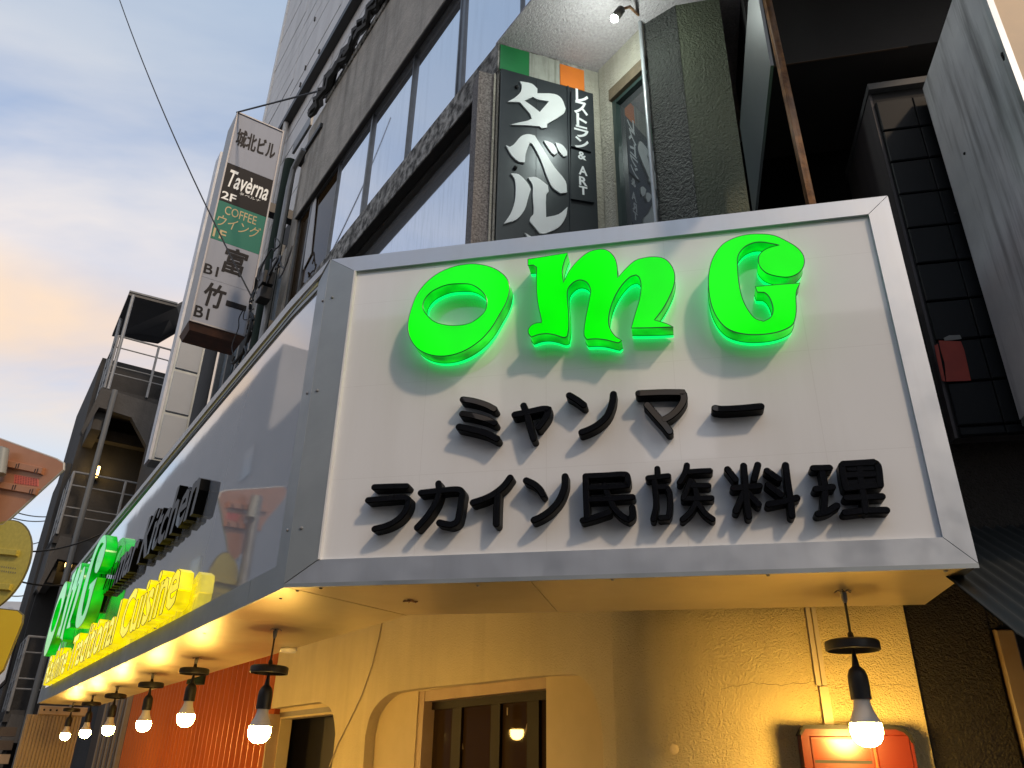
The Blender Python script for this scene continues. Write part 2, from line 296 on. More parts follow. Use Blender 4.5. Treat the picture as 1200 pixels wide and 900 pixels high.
def smooth_poly(pts, closed=True, ang=48, sub=4):
    n = len(pts); P = [V((p[0], p[1])) for p in pts]; out = []
    def tan(i):
        if not closed and i in (0, n - 1): return None
        a, b, c = P[(i - 1) % n], P[i], P[(i + 1) % n]
        if (b - a).length < 1e-9 or (c - b).length < 1e-9: return None
        if math.degrees((b - a).angle(c - b, 0)) > ang: return None
        return (c - a).normalized()
    T = [tan(i) for i in range(n)]
    for i in range(n if closed else n - 1):
        a, b = P[i], P[(i + 1) % n]; l = (b - a).length
        ta = T[i] * l if T[i] is not None else (b - a); tb = T[(i + 1) % n] * l if T[(i + 1) % n] is not None else (b - a)
        if T[i] is None and T[(i + 1) % n] is None: out.append((a.x, a.y)); continue
        for k in range(sub):
            t = k / sub; h = (2*t**3-3*t*t+1, t**3-2*t*t+t, -2*t**3+3*t*t, t**3-t*t)
            q = a * h[0] + ta * h[1] + b * h[2] + tb * h[3]; out.append((q.x, q.y))
    if not closed: out.append(tuple(pts[-1]))
    return out
def fill(fr, loops, o0, o1, side=0, face=0):
    """extruded outline with holes"""
    from mathutils.geometry import tessellate_polygon
    tri = tessellate_polygon([[V((p[0], p[1], 0)) for p in lp] for lp in loops]); flat = [p for lp in loops for p in lp]; n = len(flat)
    vs = [fr.P(*p, o0) for p in flat] + [fr.P(*p, o1) for p in flat]
    fs = [(tuple(t), side) for t in tri] + [(tuple(i + n for i in reversed(t)), face) for t in tri]
    b = 0
    for lp in loops:
        m_ = len(lp)
        for i in range(m_): fs.append(((b + i, b + (i + 1) % m_, b + (i + 1) % m_ + n, b + i + n), side))
        b += m_
    return vs, fs
def stroke(fr, pts, r, o0, o1, side=0, face=0, ang=60):
    c = smooth_poly(pts, False, ang, 5); c = [V(p) for p in c]; n = len(c); lft, rgt = [], []
    for i in range(n):
        t = (c[min(i + 1, n - 1)] - c[max(i - 1, 0)]).normalized(); q = V((-t.y, t.x)); lft.append(c[i] + q * r); rgt.append(c[i] - q * r)
    def capp(p, t):
        q = V((-t.y, t.x)); return [p + (q * math.cos(a) + t * math.sin(a)) * r for a in (math.pi * k / 8 for k in range(1, 8))]
    te = (c[-1] - c[-2]).normalized(); ts = (c[0] - c[1]).normalized()
    loop = lft + capp(c[-1], te) + rgt[::-1] + capp(c[0], ts)
    return ribbon(fr, lft, rgt, loop, n, o0, o1, side, face, c, te, ts, r)
def ribbon(fr, lft, rgt, loop, n, o0, o1, side, face, c, te, ts, r):
    vs, fs = [], []
    b = 0.0022
    for o in (o0, o1 - b, o1):
        for p in loop:
            if o == o1:
                # shrink towards the nearest centre point for a small bevel
                q = min(c, key=lambda x: (x - p).length_squared); d = (p - q); p = q + d * (1 - b / max(d.length, b * 2))
            vs.append(fr.P(p.x, p.y, o))
    m_ = len(loop)
    for l in (0, 1):
        for i in range(m_): fs.append(((l * m_ + i, l * m_ + (i + 1) % m_, (l + 1) * m_ + (i + 1) % m_, (l + 1) * m_ + i), side))
    # cap of quads: left strip against right strip, fans at the ends
    k = 2 * m_; L_ = list(range(n)); capA = list(range(n, n + 7)); R_ = list(range(n + 7, 2 * n + 7)); capB = list(range(2 * n + 7, 2 * n + 14))
    for i in range(n - 1): fs.append(((k + L_[i], k + L_[i + 1], k + R_[n - 2 - i], k + R_[n - 1 - i]), face))
    fs.append((tuple([k + L_[-1]] + [k + i for i in capA] + [k + R_[0]]), face)); fs.append((tuple([k + R_[-1]] + [k + i for i in capB] + [k + L_[0]]), face))
    return vs, fs
# text through Blender's built-in font
_tc = bpy.data.curves.new('t', 'FONT'); _to = bpy.data.objects.new('t', _tc)
def glyph(body, bold=0.0, shear=0.0, res=3):
    _tc.body = body; _tc.size = 1; _tc.offset = bold; _tc.shear = shear; _tc.extrude = 0; _tc.fill_mode = 'FRONT'; _tc.resolution_u = res
    COL.objects.link(_to); bpy.context.view_layer.update()
    dg = bpy.context.evaluated_depsgraph_get(); me = bpy.data.meshes.new_from_object(_to.evaluated_get(dg)); COL.objects.unlink(_to)
    vs = [(v.co.x, v.co.y) for v in me.vertices]; fs = [tuple(p.vertices) for p in me.polygons]; bpy.data.meshes.remove(me)
    return vs, fs
def text(fr, body, u0, u1, z0, z1, o0, o1, bold=0.0, shear=0.0, side=0, face=0, fit=None, rise=0.0):
    """fit text to the box; u0 is the reading-left edge. fit=(x0,x1,y0,y1) overrides the glyph box; rise slants the base line"""
    vs, fs = glyph(body, bold, shear)
    if not vs: return [], []
    x0, x1, y0, y1 = fit or (min(v[0] for v in vs), max(v[0] for v in vs), min(v[1] for v in vs), max(v[1] for v in vs))
    q = [(u0 + (v[0] - x0) / (x1 - x0) * (u1 - u0), z0 + (v[1] - y0) / (y1 - y0) * (z1 - z0)) for v in vs]
    if o0 is None: return [fr.P(*p, o1) for p in q], [(f, face) for f in fs]
    n = len(q); V_ = [fr.P(*p, o0) for p in q] + [fr.P(*p, o1) for p in q]; F_ = [(f, side) for f in fs] + [(tuple(i + n for i in reversed(f)), face) for f in fs]
    cnt = {}
    for f in fs:
        for a, b in zip(f, f[1:] + f[:1]): cnt[(a, b)] = 1
    for (a, b) in cnt:
        if (b, a) not in cnt: F_.append(((a, b, b + n, a + n), side))
    return V_, F_
def cpx(ox, oy, s, pts): return [(ox + x / s, oy + y / s) for x, y in pts]
def onpl(fr, pts, o): return [fr.px(x, y, o) for x, y in pts]
# ================================================================== GROUND
FB = Frame(F.P(0, 0, -0.46), F.d)             # right-hand shop wall
CU, CZ = FB.px(760, 715, 0)
LW = Frame(FB.P(CU, 0), L.d)                  # left-hand shop wall, meets FB at the corner
def flat(z, pts): return [V((x, y, z)) for x, y in pts], [tuple(range(len(pts)))]
mk('ground', flat(0, [(-400, -400), (400, -400), (400, 400), (-400, 400)]), asphalt, kind='structure')
c0 = F.P(6, 0, -0.2); c1 = FB.P(CU, 0, 1.5); c2 = L.P(30, 0, 1.0)
pv = [F.P(9, 0, 1.3), F.P(.2, 0, 1.1), L.P(.3, 0, 1.0), L.P(40, 0, 1.0), L.P(40, 0, -3), F.P(9, 0, -4)]
mk('pavement', ([V((p.x, p.y, 0.0)) for p in pv] + [V((p.x, p.y, 0.13)) for p in pv], [(0, 1, 2, 3, 4, 5), (11, 10, 9, 8, 7, 6)] + [(i, (i + 1) % 6, (i + 1) % 6 + 6, i + 6) for i in range(6)]), pave, kind='structure')
mk('road_line', box(L, -3, 40, 0.0045, 0.006, 1.75, 1.9), white_paint, kind='structure')
# ================================================================== SHOP SIGN (wraps the corner)
SG = thing('shop_sign', 'large boxed corner sign with aluminium frame, green OMG and black Japanese letters', 'sign', A.copy())
TZ, BZ = 2.976, 2.0; FW = 1.581
iu0, iu1, iz0, iz1 = 0.083, 1.5245, 2.0575, 2.9235
fp = mk('front_panel', box(F, 0.07, 1.54, 2.045, 2.94, -0.02, -0.010), acrylic, SG)
sp = mk('side_panel', box(L, 0.07, 5.70, 2.045, 2.99, -0.02, -0.010), acrylicL, SG)
lip = []
g = 0.0011
mk('frame_rail', prism(F, [(g, TZ), (FW - g, TZ), (iu1 - g, iz1), (iu0 + g, iz1)], -0.03, 0.0), alu, SG)
mk('frame_rail', prism(F, [(g, BZ), (FW - g, BZ), (iu1 - g, iz0), (iu0 + g, iz0)], -0.03, 0.0), alu, SG)
mk('frame_rail', prism(F, [(FW, BZ + g), (FW, TZ - g), (iu1, iz1 - g), (iu1, iz0 + g)], -0.03, 0.0), alu, SG)
cpF = mk('corner_post', prism(F, [(-0.0, BZ + g), (-0.0, TZ - g), (iu0, iz1 - g), (iu0, iz0 + g)], -0.028, 0.0015), aluD, SG)
mk('trim_bead', box(F, iu0 - 0.001, iu0 + 0.004, iz0, iz1, -0.012, 0.003), white_paint, SG)
cpL = mk('corner_post', prism(L, [(-0.0, BZ + g), (-0.0, TZ - g), (0.083, 2.935), (0.083, 2.058)], -0.028, 0.0015), aluD, SG)
lb = [(0.0 + g, BZ), (5.75, BZ), (5.67, 2.088), (0.083 + g, 2.058)]
seg = [0.083, 0.30, 1.9, 3.8, 5.67]
for i in range(4):
    a, b = seg[i] + g, seg[i + 1] - g; ia = 2.058 + .03 * a / 5.6; ib = 2.058 + .03 * b / 5.6
    pts = [((0.0 + g) if i == 0 else a, BZ), (5.75 if i == 3 else b, BZ), (b, ib), (a, ia)]
    mk('frame_rail', prism(L, pts, -0.03, 0.0), aluD, SG)
def lt(u): return 2.976 + (0.033 * u / 0.35 if u < .35 else 0.033 + 0.021 * (u - .35) / 5.4)
top = [(0.0, lt(0)), (0.35, lt(.35)), (1.9, lt(1.9)), (5.75, lt(5.75))]; inn = [(5.68, lt(5.7) - .034), (1.9, lt(1.9) - .034), (0.35, lt(.35) - .034), (0.06, lt(0) - .02)]
mk('top_rail', prism(L, top + inn, -0.03, 0.004), white_paint, SG)
mk('film_strip', prism(L, [(0.10, 2.952), (.35, 2.975), (1.9, 2.981), (2.6, 2.984), (2.6, 2.972), (1.9, 2.966), (.35, 2.96), (.10, 2.937)], -0.03, -0.002), yellow_film, SG)
mk('inner_rail', prism(L, [(0.083, 2.937), (.35, 2.960), (1.9, 2.966), (5.68, 2.985), (5.68, 2.962), (1.9, 2.948), (.35, 2.942), (.083, 2.922)], -0.03, -0.004), aluD, SG)
mk('end_rail', prism(L, [(5.75, BZ), (5.75, lt(5.75)), (5.68, lt(5.7) - .035), (5.67, 2.09)], -0.03, 0.0), alu, SG)
for fr, o in ((F, 0), (L, 0)):
    for x, y in (((389.5, 349), (372, 458), (353.5, 619)) if fr is F else ((379, 353), (361, 461), (338, 621.5))):
        u, z = fr.px(x, y, 0); mk('screw', lathe([(0, .0045), (.0028, .004), (.0042, .0022), (.0046, 0)], fr.P(u, z, .0015), 10, fr.n), steel, cpF if fr is F else cpL, smooth=True)
# box body: top, back, right end, far end
D = -0.43
def inter(o):                                   # corner point of the two offset faces
    a = math.radians(136.0427); k = o * math.tan((math.pi - a) / 2); return F.P(-k * -1 if False else 0, 0) if o == 0 else None
def cornerpt(o):
    # point at offset o from both faces
    n1, n2 = F.n, L.n; det = n1.x * n2.y - n1.y * n2.x; b1 = n1.dot(F.O) + o; b2 = n2.dot(F.O) + o
    return V(((b1 * n2.y - b2 * n1.y) / det, (n1.x * b2 - n2.x * b1) / det, 0))
cb = cornerpt(D); fu = lambda p: (p - F.O).dot(F.d); lu = lambda p: (p - L.O).dot(L.d)
ubF, ubL = fu(cb), lu(cb)
mk('end_cover', box(F, FW - 0.004, FW - 0.001, BZ + .002, TZ - .002, D, -0.031), alu, SG)
mk('end_cover', box(L, 5.746, 5.749, BZ + .002, 2.99, D, -0.031), alu, SG)
def slab(fr, us, z0, z1):                       # quad (front u0,u1 / back u0,u1)
    a0, a1, b0, b1 = us
    p = [fr.P(a0, z0, -0.001), fr.P(a1, z0, -0.001), fr.P(b1, z0, D), fr.P(b0, z0, D)]
    return p + [q + UP * (z1 - z0) for q in p], [(3, 2, 1, 0), (4, 5, 6, 7), (0, 1, 5, 4), (1, 2, 6, 5), (2, 3, 7, 6), (3, 0, 4, 7)]
mk('top_cover', join(slab(F, (0, FW, ubF, FW), 2.955, 2.962), slab(L, (0, 5.745, ubL, 5.745), 2.955, 2.962)), aluD, SG)
for fr, cuts in ((F, [0, .62, FW - .002]), (L, [0, .55, 2.1, 3.9, 5.745])):
    ub = ubF if fr is F else ubL
    for a, b in zip(cuts, cuts[1:]):
        mk('soffit_panel', slab(fr, (a + g, b - g, (ub if a == 0 else a) + g, b - g), 1.993 if fr is F else 1.992, 1.9985), soffit_m, SG)
lipm = join(box(F, 0, FW, 1.990, 2.0, -0.003, 0.0005), box(L, 0, 5.75, 1.990, 2.0, -0.003, 0.0005))
mk('drip_edge', lipm, aluD, SG)
for x, y in ((348.5, 692), (376, 689), (329, 701), (1108, 669), (718, 679), (182, 736), (148, 757), (240, 742), (116, 774), (86, 796), (560, 686), (900, 674)):
    p = atz(x, y, 1.992); mk('screw', lathe([(0, -.003), (.0035, -.0025), (.005, 0)], p, 10), dark if y < 702 and x < 400 else steel, SG, smooth=True)
p = atz(481, 703.5, 1.992)
mk('cable_hole', join(*[tube([p + UP * -.002, p + V((math.cos(a), math.sin(a), -.15)) * .02], .0018, 5) for a in (0, .8, 1.9, 3.1, 3.9, 5.1)], lathe([(.009, -.002), (.009, .001)], p, 10)), rust, SG)
# ---- letter outlines traced on the front plane
O_out = cpx(470, 300, 6.4286, [(560,60),(680,85),(770,140),(810,200),(815,260),(790,350),(740,440),(680,540),(600,630),(500,700),(400,740),(300,753),(210,740),(130,700),(80,640),(55,570),(55,490),(80,390),(120,290),(190,200),(280,130),(380,85),(470,65)])
O_in = cpx(470, 300, 6.4286, [(440,207),(520,212),(580,240),(630,290),(648,345),(635,410),(590,460),(520,505),(430,523),(340,520),(250,495),(190,440),(163,390),(175,330),(220,275),(290,235),(360,213)])
M_out = cpx(610, 280, 6.3158, [(55,150),(200,127),(348,103),(325,160),(308,230),(317,325),(360,240),(420,165),(500,100),(580,77),(640,85),(690,130),(712,190),(718,290),(780,220),(850,160),(930,137),(1010,133),(1070,150),(1115,195),(1140,260),(1135,340),(1100,430),(1050,520),(990,600),(1060,620),(1130,650),(970,656),(820,658),(850,550),(880,450),(893,350),(880,285),(855,265),(810,280),(750,340),(700,420),(665,510),(650,600),(660,660),(700,720),(748,750),(725,768),(690,760),(630,745),(560,738),(490,742),(470,710),(480,600),(500,500),(515,420),(520,380),(500,330),(470,308),(430,303),(385,325),(350,370),(345,430),(355,560),(355,660),(345,720),(320,728),(260,710),(200,700),(140,705),(80,725),(60,700),(58,670),(80,640),(120,622),(155,620),(155,600),(135,510),(122,420),(118,300),(120,210),(95,192),(55,195)])
G_out = cpx(820, 265, 6, [(430,55),(520,65),(600,100),(680,148),(725,200),(735,255),(720,300),(680,338),(620,357),(540,350),(470,328),(425,285),(413,235),(425,195),(460,165),(510,145),(560,133),(500,120),(430,110),(370,118),(310,150),(270,205),(265,280),(275,400),(300,510),(340,590),(390,650),(450,670),(500,640),(517,590),(505,530),(480,485),(455,465),(405,462),(392,425),(560,410),(705,400),(678,465),(678,600),(660,680),(620,715),(540,745),(440,760),(340,760),(240,740),(170,700),(110,620),(75,520),(62,400),(70,300),(100,210),(160,130),(240,85),(330,60)])
def glow_letter(fr, loops, ob, of, ms, parent, lab):
    lp = [smooth_poly(l, True, 40, 4) for l in loops]
    n_ = []
    sd = fill(fr, lp, ob, of - 0.0012, 0, 0)
    tr = [tube([fr.P(*q, of - .0008) for q in l + l[:1]], 0.0015, 5, False) for l in lp] + [tube([fr.P(*q, ob + .0012) for q in l + l[:1]], 0.0012, 4, False) for l in lp]
    o = mk('letter', join(setm(sd, 0), setm(join(*tr), 1)), [ms[0], ms[2]], parent, label=lab)
    f = fill(fr, lp, of - .0011, of, 0, 0); mk('letter_face', f, ms[1], o)
    if ms[3]:
        c = [sum(q[0] for q in lp[0]) / len(lp[0]), sum(q[1] for q in lp[0]) / len(lp[0])]
        mk('back_glow', fill(fr, lp, ob - .014, ob - .0012, 0, 0), ms[3], o)
OF, OB = 0.052, 0.009
FO = [onpl(F, O_out, OF), onpl(F, O_in, OF)]; FM = [onpl(F, M_out, OF)]; FG = [onpl(F, G_out, OF)]
gm = (g_side, g_face, g_trim, g_back)
glow_letter(F, FO, OB, OF, gm, SG, 'lit green letter O on the front face')
glow_letter(F, FM, OB, OF, gm, SG, 'lit green letter m on the front face')
glow_letter(F, FG, OB, OF, gm, SG, 'lit green letter G on the front face')
# the same three letters on the side face
def remap(loops, u_right, u_left, z0, z1):
    xs = [q[0] for q in loops[0]]; zs = [q[1] for q in loops[0]]; a, b, c, d = min(xs), max(xs), min(zs), max(zs)
    return [[(u_left + (q[0] - a) / (b - a) * (u_right - u_left), z0 + (q[1] - c) / (d - c) * (z1 - z0)) for q in l] for l in loops]
for lp, ur, ul, nm in ((FG, 3.12, 3.78, 'G'), (FM, 3.92, 4.72, 'm'), (FO, 4.86, 5.48, 'O')):
    glow_letter(L, remap(lp, ur, ul, 2.30, 2.84), .01, .075, (gL_side, gL_face, g_trim, None), SG, 'lit green letter %s on the side face' % nm)
# black stroke letters on the front face (stroke centre lines traced from the photograph)
BO = 0.027
def kana(ox, oy, s, strokes, r=.0092):
    ds = []
    for i, st in enumerate(strokes):
        rr = r
        if isinstance(st, tuple): st, rr = st
        ds.append(stroke(F, onpl(F, cpx(ox, oy, s, st), BO), rr, 0.0 - .009 - i * .0001, BO - i * .0004, 0, 1))
    mk('letter', join(*ds), [black_side, black_gloss], SG, smooth=False)
kana(520, 450, 8.5714, [([(190,150),(300,168),(420,205),(505,248)], .0088), ([(182,295),(290,313),(420,348),(508,388)], .0088), ([(150,425),(300,458),(430,495),(530,545)], .0093)])
kana(520, 450, 8.5714, [([(712,305),(850,278),(985,248),(1050,248),(1035,310),(1000,365),(950,430)], .0092), ([(800,212),(840,330),(870,450),(900,545)], .0088)])
kana(650, 440, 4.6154, [[(78,105),(120,130),(157,158)], [(317,98),(310,150),(283,215),(235,262),(185,290),(145,305)]], .0088)
kana(650, 440, 4.6154, [[(455,95),(580,90),(695,90),(698,130),(670,178),(630,215),(595,235)], [(500,158),(550,215),(595,265),(622,300)]], .0092)
kana(650, 440, 4.6154, [[(868,175),(905,180),(1010,175),(1115,165)]], .0090)
kana(425, 540, 9, [[(118,275),(300,268),(460,265)], [(52,412),(250,398),(440,385),(478,405),(470,470),(430,550),(360,620),(250,680),(120,715)]], .0082)
kana(425, 540, 9, [[(610,335),(800,315),(1000,300),(1045,330),(1040,400),(1015,560),(990,640),(930,672),(870,665),(805,650)], [(795,235),(800,330),(765,440),(685,570),(625,640),(570,700)]], .0084)
kana(545, 540, 5.7143, [[(300,112),(260,165),(200,215),(130,252),(52,278)], [(215,225),(210,320),(207,420)]], .0088)
kana(545, 540, 5.7143, [[(408,130),(460,155),(500,190),(518,222)], [(668,102),(665,170),(630,260),(570,330),(510,372),(460,395)]], .0086)
kana(675, 540, 7.0588, [[(78,125),(83,300),(90,460)], [(78,125),(240,118),(405,110),(425,130),(428,200),(300,212),(110,218)], [(110,318),(290,310),(465,297)], [(55,490),(150,465),(270,425)], [(235,200),(270,300),(320,395),(380,455),(435,485),(465,455),(465,385)]], .0078)
kana(675, 540, 7.0588, [[(672,62),(674,120)], [(597,140),(680,132),(762,122)], [(645,140),(655,250),(662,370),(638,480)], [(665,215),(745,208),(772,260),(778,380),(765,465),(700,470)], [(917,32),(900,100),(857,175)], [(930,88),(1010,82),(1108,78)], [(945,160),(915,235),(890,300)], [(960,200),(1040,200),(1095,200)], [(890,308),(1000,306),(1120,302)], [(965,170),(990,240),(1000,310)], [(1000,320),(950,415),(882,480)], [(1010,345),(1065,425),(1130,475)]], .0072)
kana(840, 530, 5.7143, [[(72,112),(125,180)], [(275,82),(250,178)], [(180,88),(190,200),(200,330),(215,428)], [(112,238),(285,222)], [(185,260),(150,340),(128,390)], [(205,265),(280,345)], [(338,120),(415,175)], [(345,215),(430,280)], [(348,345),(450,325),(538,300)], [(462,80),(477,200),(495,320),(505,420)]], .0080)
kana(840, 530, 5.7143, [[(648,105),(755,102)], [(665,245),(775,230)], [(705,105),(725,240),(722,330),(715,400)], [(680,410),(740,395),(805,355)], [(850,75),(1060,62),(1082,90),(1097,215)], [(840,85),(852,170),(868,238)], [(868,238),(980,225),(1097,215)], [(855,150),(1085,140)], [(955,70),(975,230),(990,300),(1000,390)], [(872,300),(1110,290)], [(862,400),(1000,385),(1140,382)], [(890,105),(1060,98)], [(880,200),(1080,185)]], .0080)
# script lettering along the side face
def line_letters(s, u_right, u_left, zb, unit, ob, of, bold, shear, ms, hgt):
    w = []
    for i in range(len(s)):
        v, _ = glyph(s[:i + 1], bold, shear); w.append(max(q[0] for q in v))
    tot = w[-1]; kx = (u_left - u_right) / tot; pend = []
    for i, ch in enumerate(s):
        if ch == ' ': continue
        v, f = glyph(ch, bold, shear, 2); cw = max(q[0] for q in v); x0 = w[i] - cw
        q = [(u_left - (x0 + p_[0]) * kx, zb + p_[1] * hgt) for p_ in v]; n = len(q)
        V_ = [L.P(*p_, ob) for p_ in q] + [L.P(*p_, of) for p_ in q]; F_ = [(t, 0) for t in f] + [(tuple(j + n for j in reversed(t)), 1) for t in f]
        ed = {(a, b) for t in f for a, b in zip(t, t[1:] + t[:1])}; tr = []
        for a, b in ed:
            if (b, a) not in ed:
                F_.append(((a, b, b + n, a + n), 0))
                if ms[2]: tr.append(tube([L.P(*q[a], of), L.P(*q[b], of)], .0012, 4, False))
        d = (V_, F_)
        if tr: d = join(d, setm(join(*tr), 2))
        mk('letter', d, [m for m in ms if m], SG)
line_letters('Rakhine Traditional Cuisine', 1.00, 5.10, 2.088, 1, .004, .050, .026, .12, (y_side, y_face, y_trim), .275)
line_letters('Myanmar Kitchen', 1.10, 3.60, 2.45, 1, -.008, .028, .020, .25, (black_side, black_gloss, None), .30)
# ================================================================== PENDANT LAMPS
def lamp(loc, label, grp, short=.02):
    t = thing('pendant_lamp', label, 'lamp', loc, grp); c = V(loc)
    mk('cord', tube([c, c + UP * (-.128 + short)], .0030, 6), black_pl, t, smooth=True)
    hk = mk('ceiling_hook', join(lathe([(.0, -.004), (.008, -.006), (.007, -.022), (.004, -.03)], c, 8), *[tube([c + UP * -.006, c + V((math.cos(a) * .012, math.sin(a) * .012, .001)), c + V((math.cos(a) * .02, math.sin(a) * .02, -.004))], .0015, 4) for a in (.3, 1.5, 2.8, 4.2, 5.4)]), steel, t)
    c = c + UP * short
    mk('strain_relief', lathe([(.003, -.115), (.006, -.118), (.0085, -.134)], c, 12), black_pl, t, smooth=True)
    mk('canopy_cup', lathe([(.0, -.134), (.052, -.134), (.0585, -.137), (.060, -.141), (.060, -.156), (.058, -.158), (.0565, -.158), (.0565, -.138), (.0, -.1375)], c, 36), black_pl, t, smooth=True)
    mk('strain_relief', lathe([(.0032, -.155), (.005, -.168), (.0085, -.192), (.010, -.196)], c, 12), black_pl, t, smooth=True)
    so_ = mk('socket', lathe([(.0, -.193), (.010, -.193), (.017, -.200), (.0215, -.212), (.0225, -.225), (.0225, -.262), (.020, -.263)], c, 24), black_pl, t, smooth=True)
    b = mk('bulb', lathe([(.0175, -.258), (.018, -.272), (.021, -.284), (.0275, -.298), (.0325, -.309), (.0328, -.312)], c, 28), bulb_w, t, smooth=True)
    mk('lit_dome', lathe([(.0328, -.312), (.0345, -.322), (.0340, -.332), (.0305, -.344), (.024, -.353), (.014, -.359), (.0, -.361)], c, 28), bulb_m, b, smooth=True)
    return t
def copy_tree(o, parent=None):
    c = o.copy(); COL.objects.link(c); c.parent = parent
    for ch in o.children: copy_tree(ch, c)
    return c
hooks = [((988, 692), 'lit pendant bulb with black cup hanging at the right in front of the red box'),
         ((324, 737), 'lit pendant bulb beside the dark doorway, nearest of the six under the side sign'),
         ((237, 765), 'lit pendant bulb under the side sign, second nearest, in front of the orange-red wall'),
         ((178, 787), 'lit pendant bulb under the side sign, third nearest, in front of the orange-red wall'),
         ((140.7, 801), 'lit pendant bulb under the side sign at the far edge of the orange-red wall'),
         ((110.7, 812), 'lit pendant bulb under the side sign, second from the far left end'),
         ((91, 819), 'lit pendant bulb at the far left end, in front of the beige corrugated screen')]
GL = 'pendant lamps hanging under the shop sign'
hookL = [None, .683, 1.681, 2.527, 3.494, 4.412, 5.354]; proto = {}
for i, ((hx, hy), lb_) in enumerate(hooks):
    p = atz(hx, hy, 1.992) if i == 0 else L.P(hookL[i], 1.992, -.213)
    sh = .02 if i < 2 else .092
    if sh not in proto: proto[sh] = lamp(p, lb_, GL, sh)
    else:
        o = copy_tree(proto[sh]); o.location = p; o['label'] = lb_
        o.rotation_euler = (random.uniform(-.02, .02), random.uniform(-.02, .02), random.uniform(0, 6))
# ================================================================== SHOP WALLS
WL = thing('shop_wall', 'cream stucco shop wall under the sign with a recessed window and doorway', 'wall', FB.P(CU, 0))
uR = FB.px(1058, 710)[0]
fr_ = .16; qa, qb, qc = FB.P(CU + fr_, 0), FB.P(CU, 0), LW.P(fr_, 0)
mk('front_wall', box(FB, CU + fr_, uR, 0, 2.9, -0.2, 0.0), stucco, WL)
bz = [qa * (1 - t) ** 2 + qb * 2 * t * (1 - t) + qc * t * t for t in (i / 14 for i in range(15))]
mk('corner_render', ([p for p in bz] + [p + UP * 2.9 for p in bz], [(i, i + 1, i + 16, i + 15) for i in range(14)]), stucco, WL, smooth=True)
lpx = lambda pts, o=0: onpl(LW, pts, o)
uE = LW.px(322, 800)[0]
wo_ = lpx([(430, 900), (428, 862), (434, 838), (445, 822), (462, 811), (560, 800), (672, 790), (690, 803), (701, 830), (706, 865), (707, 900)])
wo_ = [(wo_[0][0], .8)] + smooth_poly(wo_[1:-1], False, 70, 3) + [(wo_[-1][0], .8)]
do_ = lpx([(374, 822.5), (386, 829), (391, 842), (393, 860), (391, 900)])
do_ = smooth_poly(do_[:4], False, 70, 3)
dr = do_[-1][0]
doorloop = [(uE - .001, do_[0][1] - .005)] + do_ + [(dr, 0.14)]
# left wall outline runs round the doorway and keeps the window as a hole
outline = [(fr_, 0.14), (fr_, 2.9), (uE, 2.9), (uE, do_[0][1])] + do_ + [(dr, 0.14)]
mk('side_wall', fill(LW, [outline, wo_], -0.06, 0.0), stucco_f, WL)
win = lpx([(497, 823), (641.5, 805)], -.05); wu0, wu1 = win[0][0], win[1][0]
z0w, z1w = .9, (win[0][1] + win[1][1]) / 2
fw_ = .045
rp = [(min(q[0] for q in wo_) - .03, .75), (max(q[0] for q in wo_) + .03, .75), (max(q[0] for q in wo_) + .03, max(q[1] for q in wo_) + .03), (min(q[0] for q in wo_) - .03, max(q[1] for q in wo_) + .03)]
hi, lo = max(wu0, wu1), min(wu0, wu1)
mk('window_reveal', fill(LW, [rp, [(lo, .82), (hi + fw_, .82), (hi + fw_, z1w + fw_ * .9), (lo, z1w + fw_ * .9)]], -0.10, -0.045), stucco_s, WL)
wn = mk('window', join(box(LW, hi, hi + fw_ - .001, .82, z1w + .04, -.11, -.05), box(LW, lo + .001, hi - .001, z1w, z1w + .04, -.11, -.052)), wood, WL)
mk('pane', box(LW, lo + .001, hi, .82, z1w, -.108, -.10), dk_glass, wn)
for k_, (x0, x1) in enumerate(((.12, .20), (.40, .47), (.72, .80))):
    w_ = hi - lo; mk('mullion', box(LW, lo + w_ * x0, lo + w_ * x1, .82, z1w - .012, -.1, -.088), mat('dark_brown_frame', (.014, .008, .004), .6, spec=.15), wn)
for x0, x1 in ((503, 640),):
    mk('window_rail', box(LW, lo + .002, hi - .002, z1w - .03, z1w - .001, -.1, -.086), mat('dark_brown_frame', (.014, .008, .004), .6, spec=.15), wn)
for x, y, l_, a in ((592, 838, .025, 0), (540, 878, .045, .35), (612, 862, .04, -.5), (566, 856, .0, 0)):
    if l_: 
        u, z = LW.px(x, y, -.09); mk('tape_mark', prism(LW, [(u - .004, z), (u + .004, z), (u + .004 + a * l_, z + l_), (u - .004 + a * l_, z + l_)], -.0995, -.0985), mat('old_tape', (.22, .15, .07), .6), wn)
# doorway
mk('doorway_lining', fill(LW, [[(dr - .02, .1), (uE + .02, .1), (uE + .02, do_[0][1] + .03), (dr - .02, do_[0][1] + .03)], [(dr + .06, .12), (uE - .035, .12), (uE - .035, do_[0][1] - .055), (dr + .06, do_[0][1] - .055)]], -.12, -.055), stucco_s, WL)
dd = mk('door', box(LW, dr, uE, .1, do_[0][1] + .02, -.40, -.36), dark, WL)
mk('door_head', box(LW, dr + .02, uE - .01, do_[0][1] - .045, do_[0][1] - .02, -.09, -.05), brown_w, WL)
mk('door_jamb', box(LW, uE - .02, uE + .0, .13, do_[0][1] - .03, -.054, .006), wood, WL)
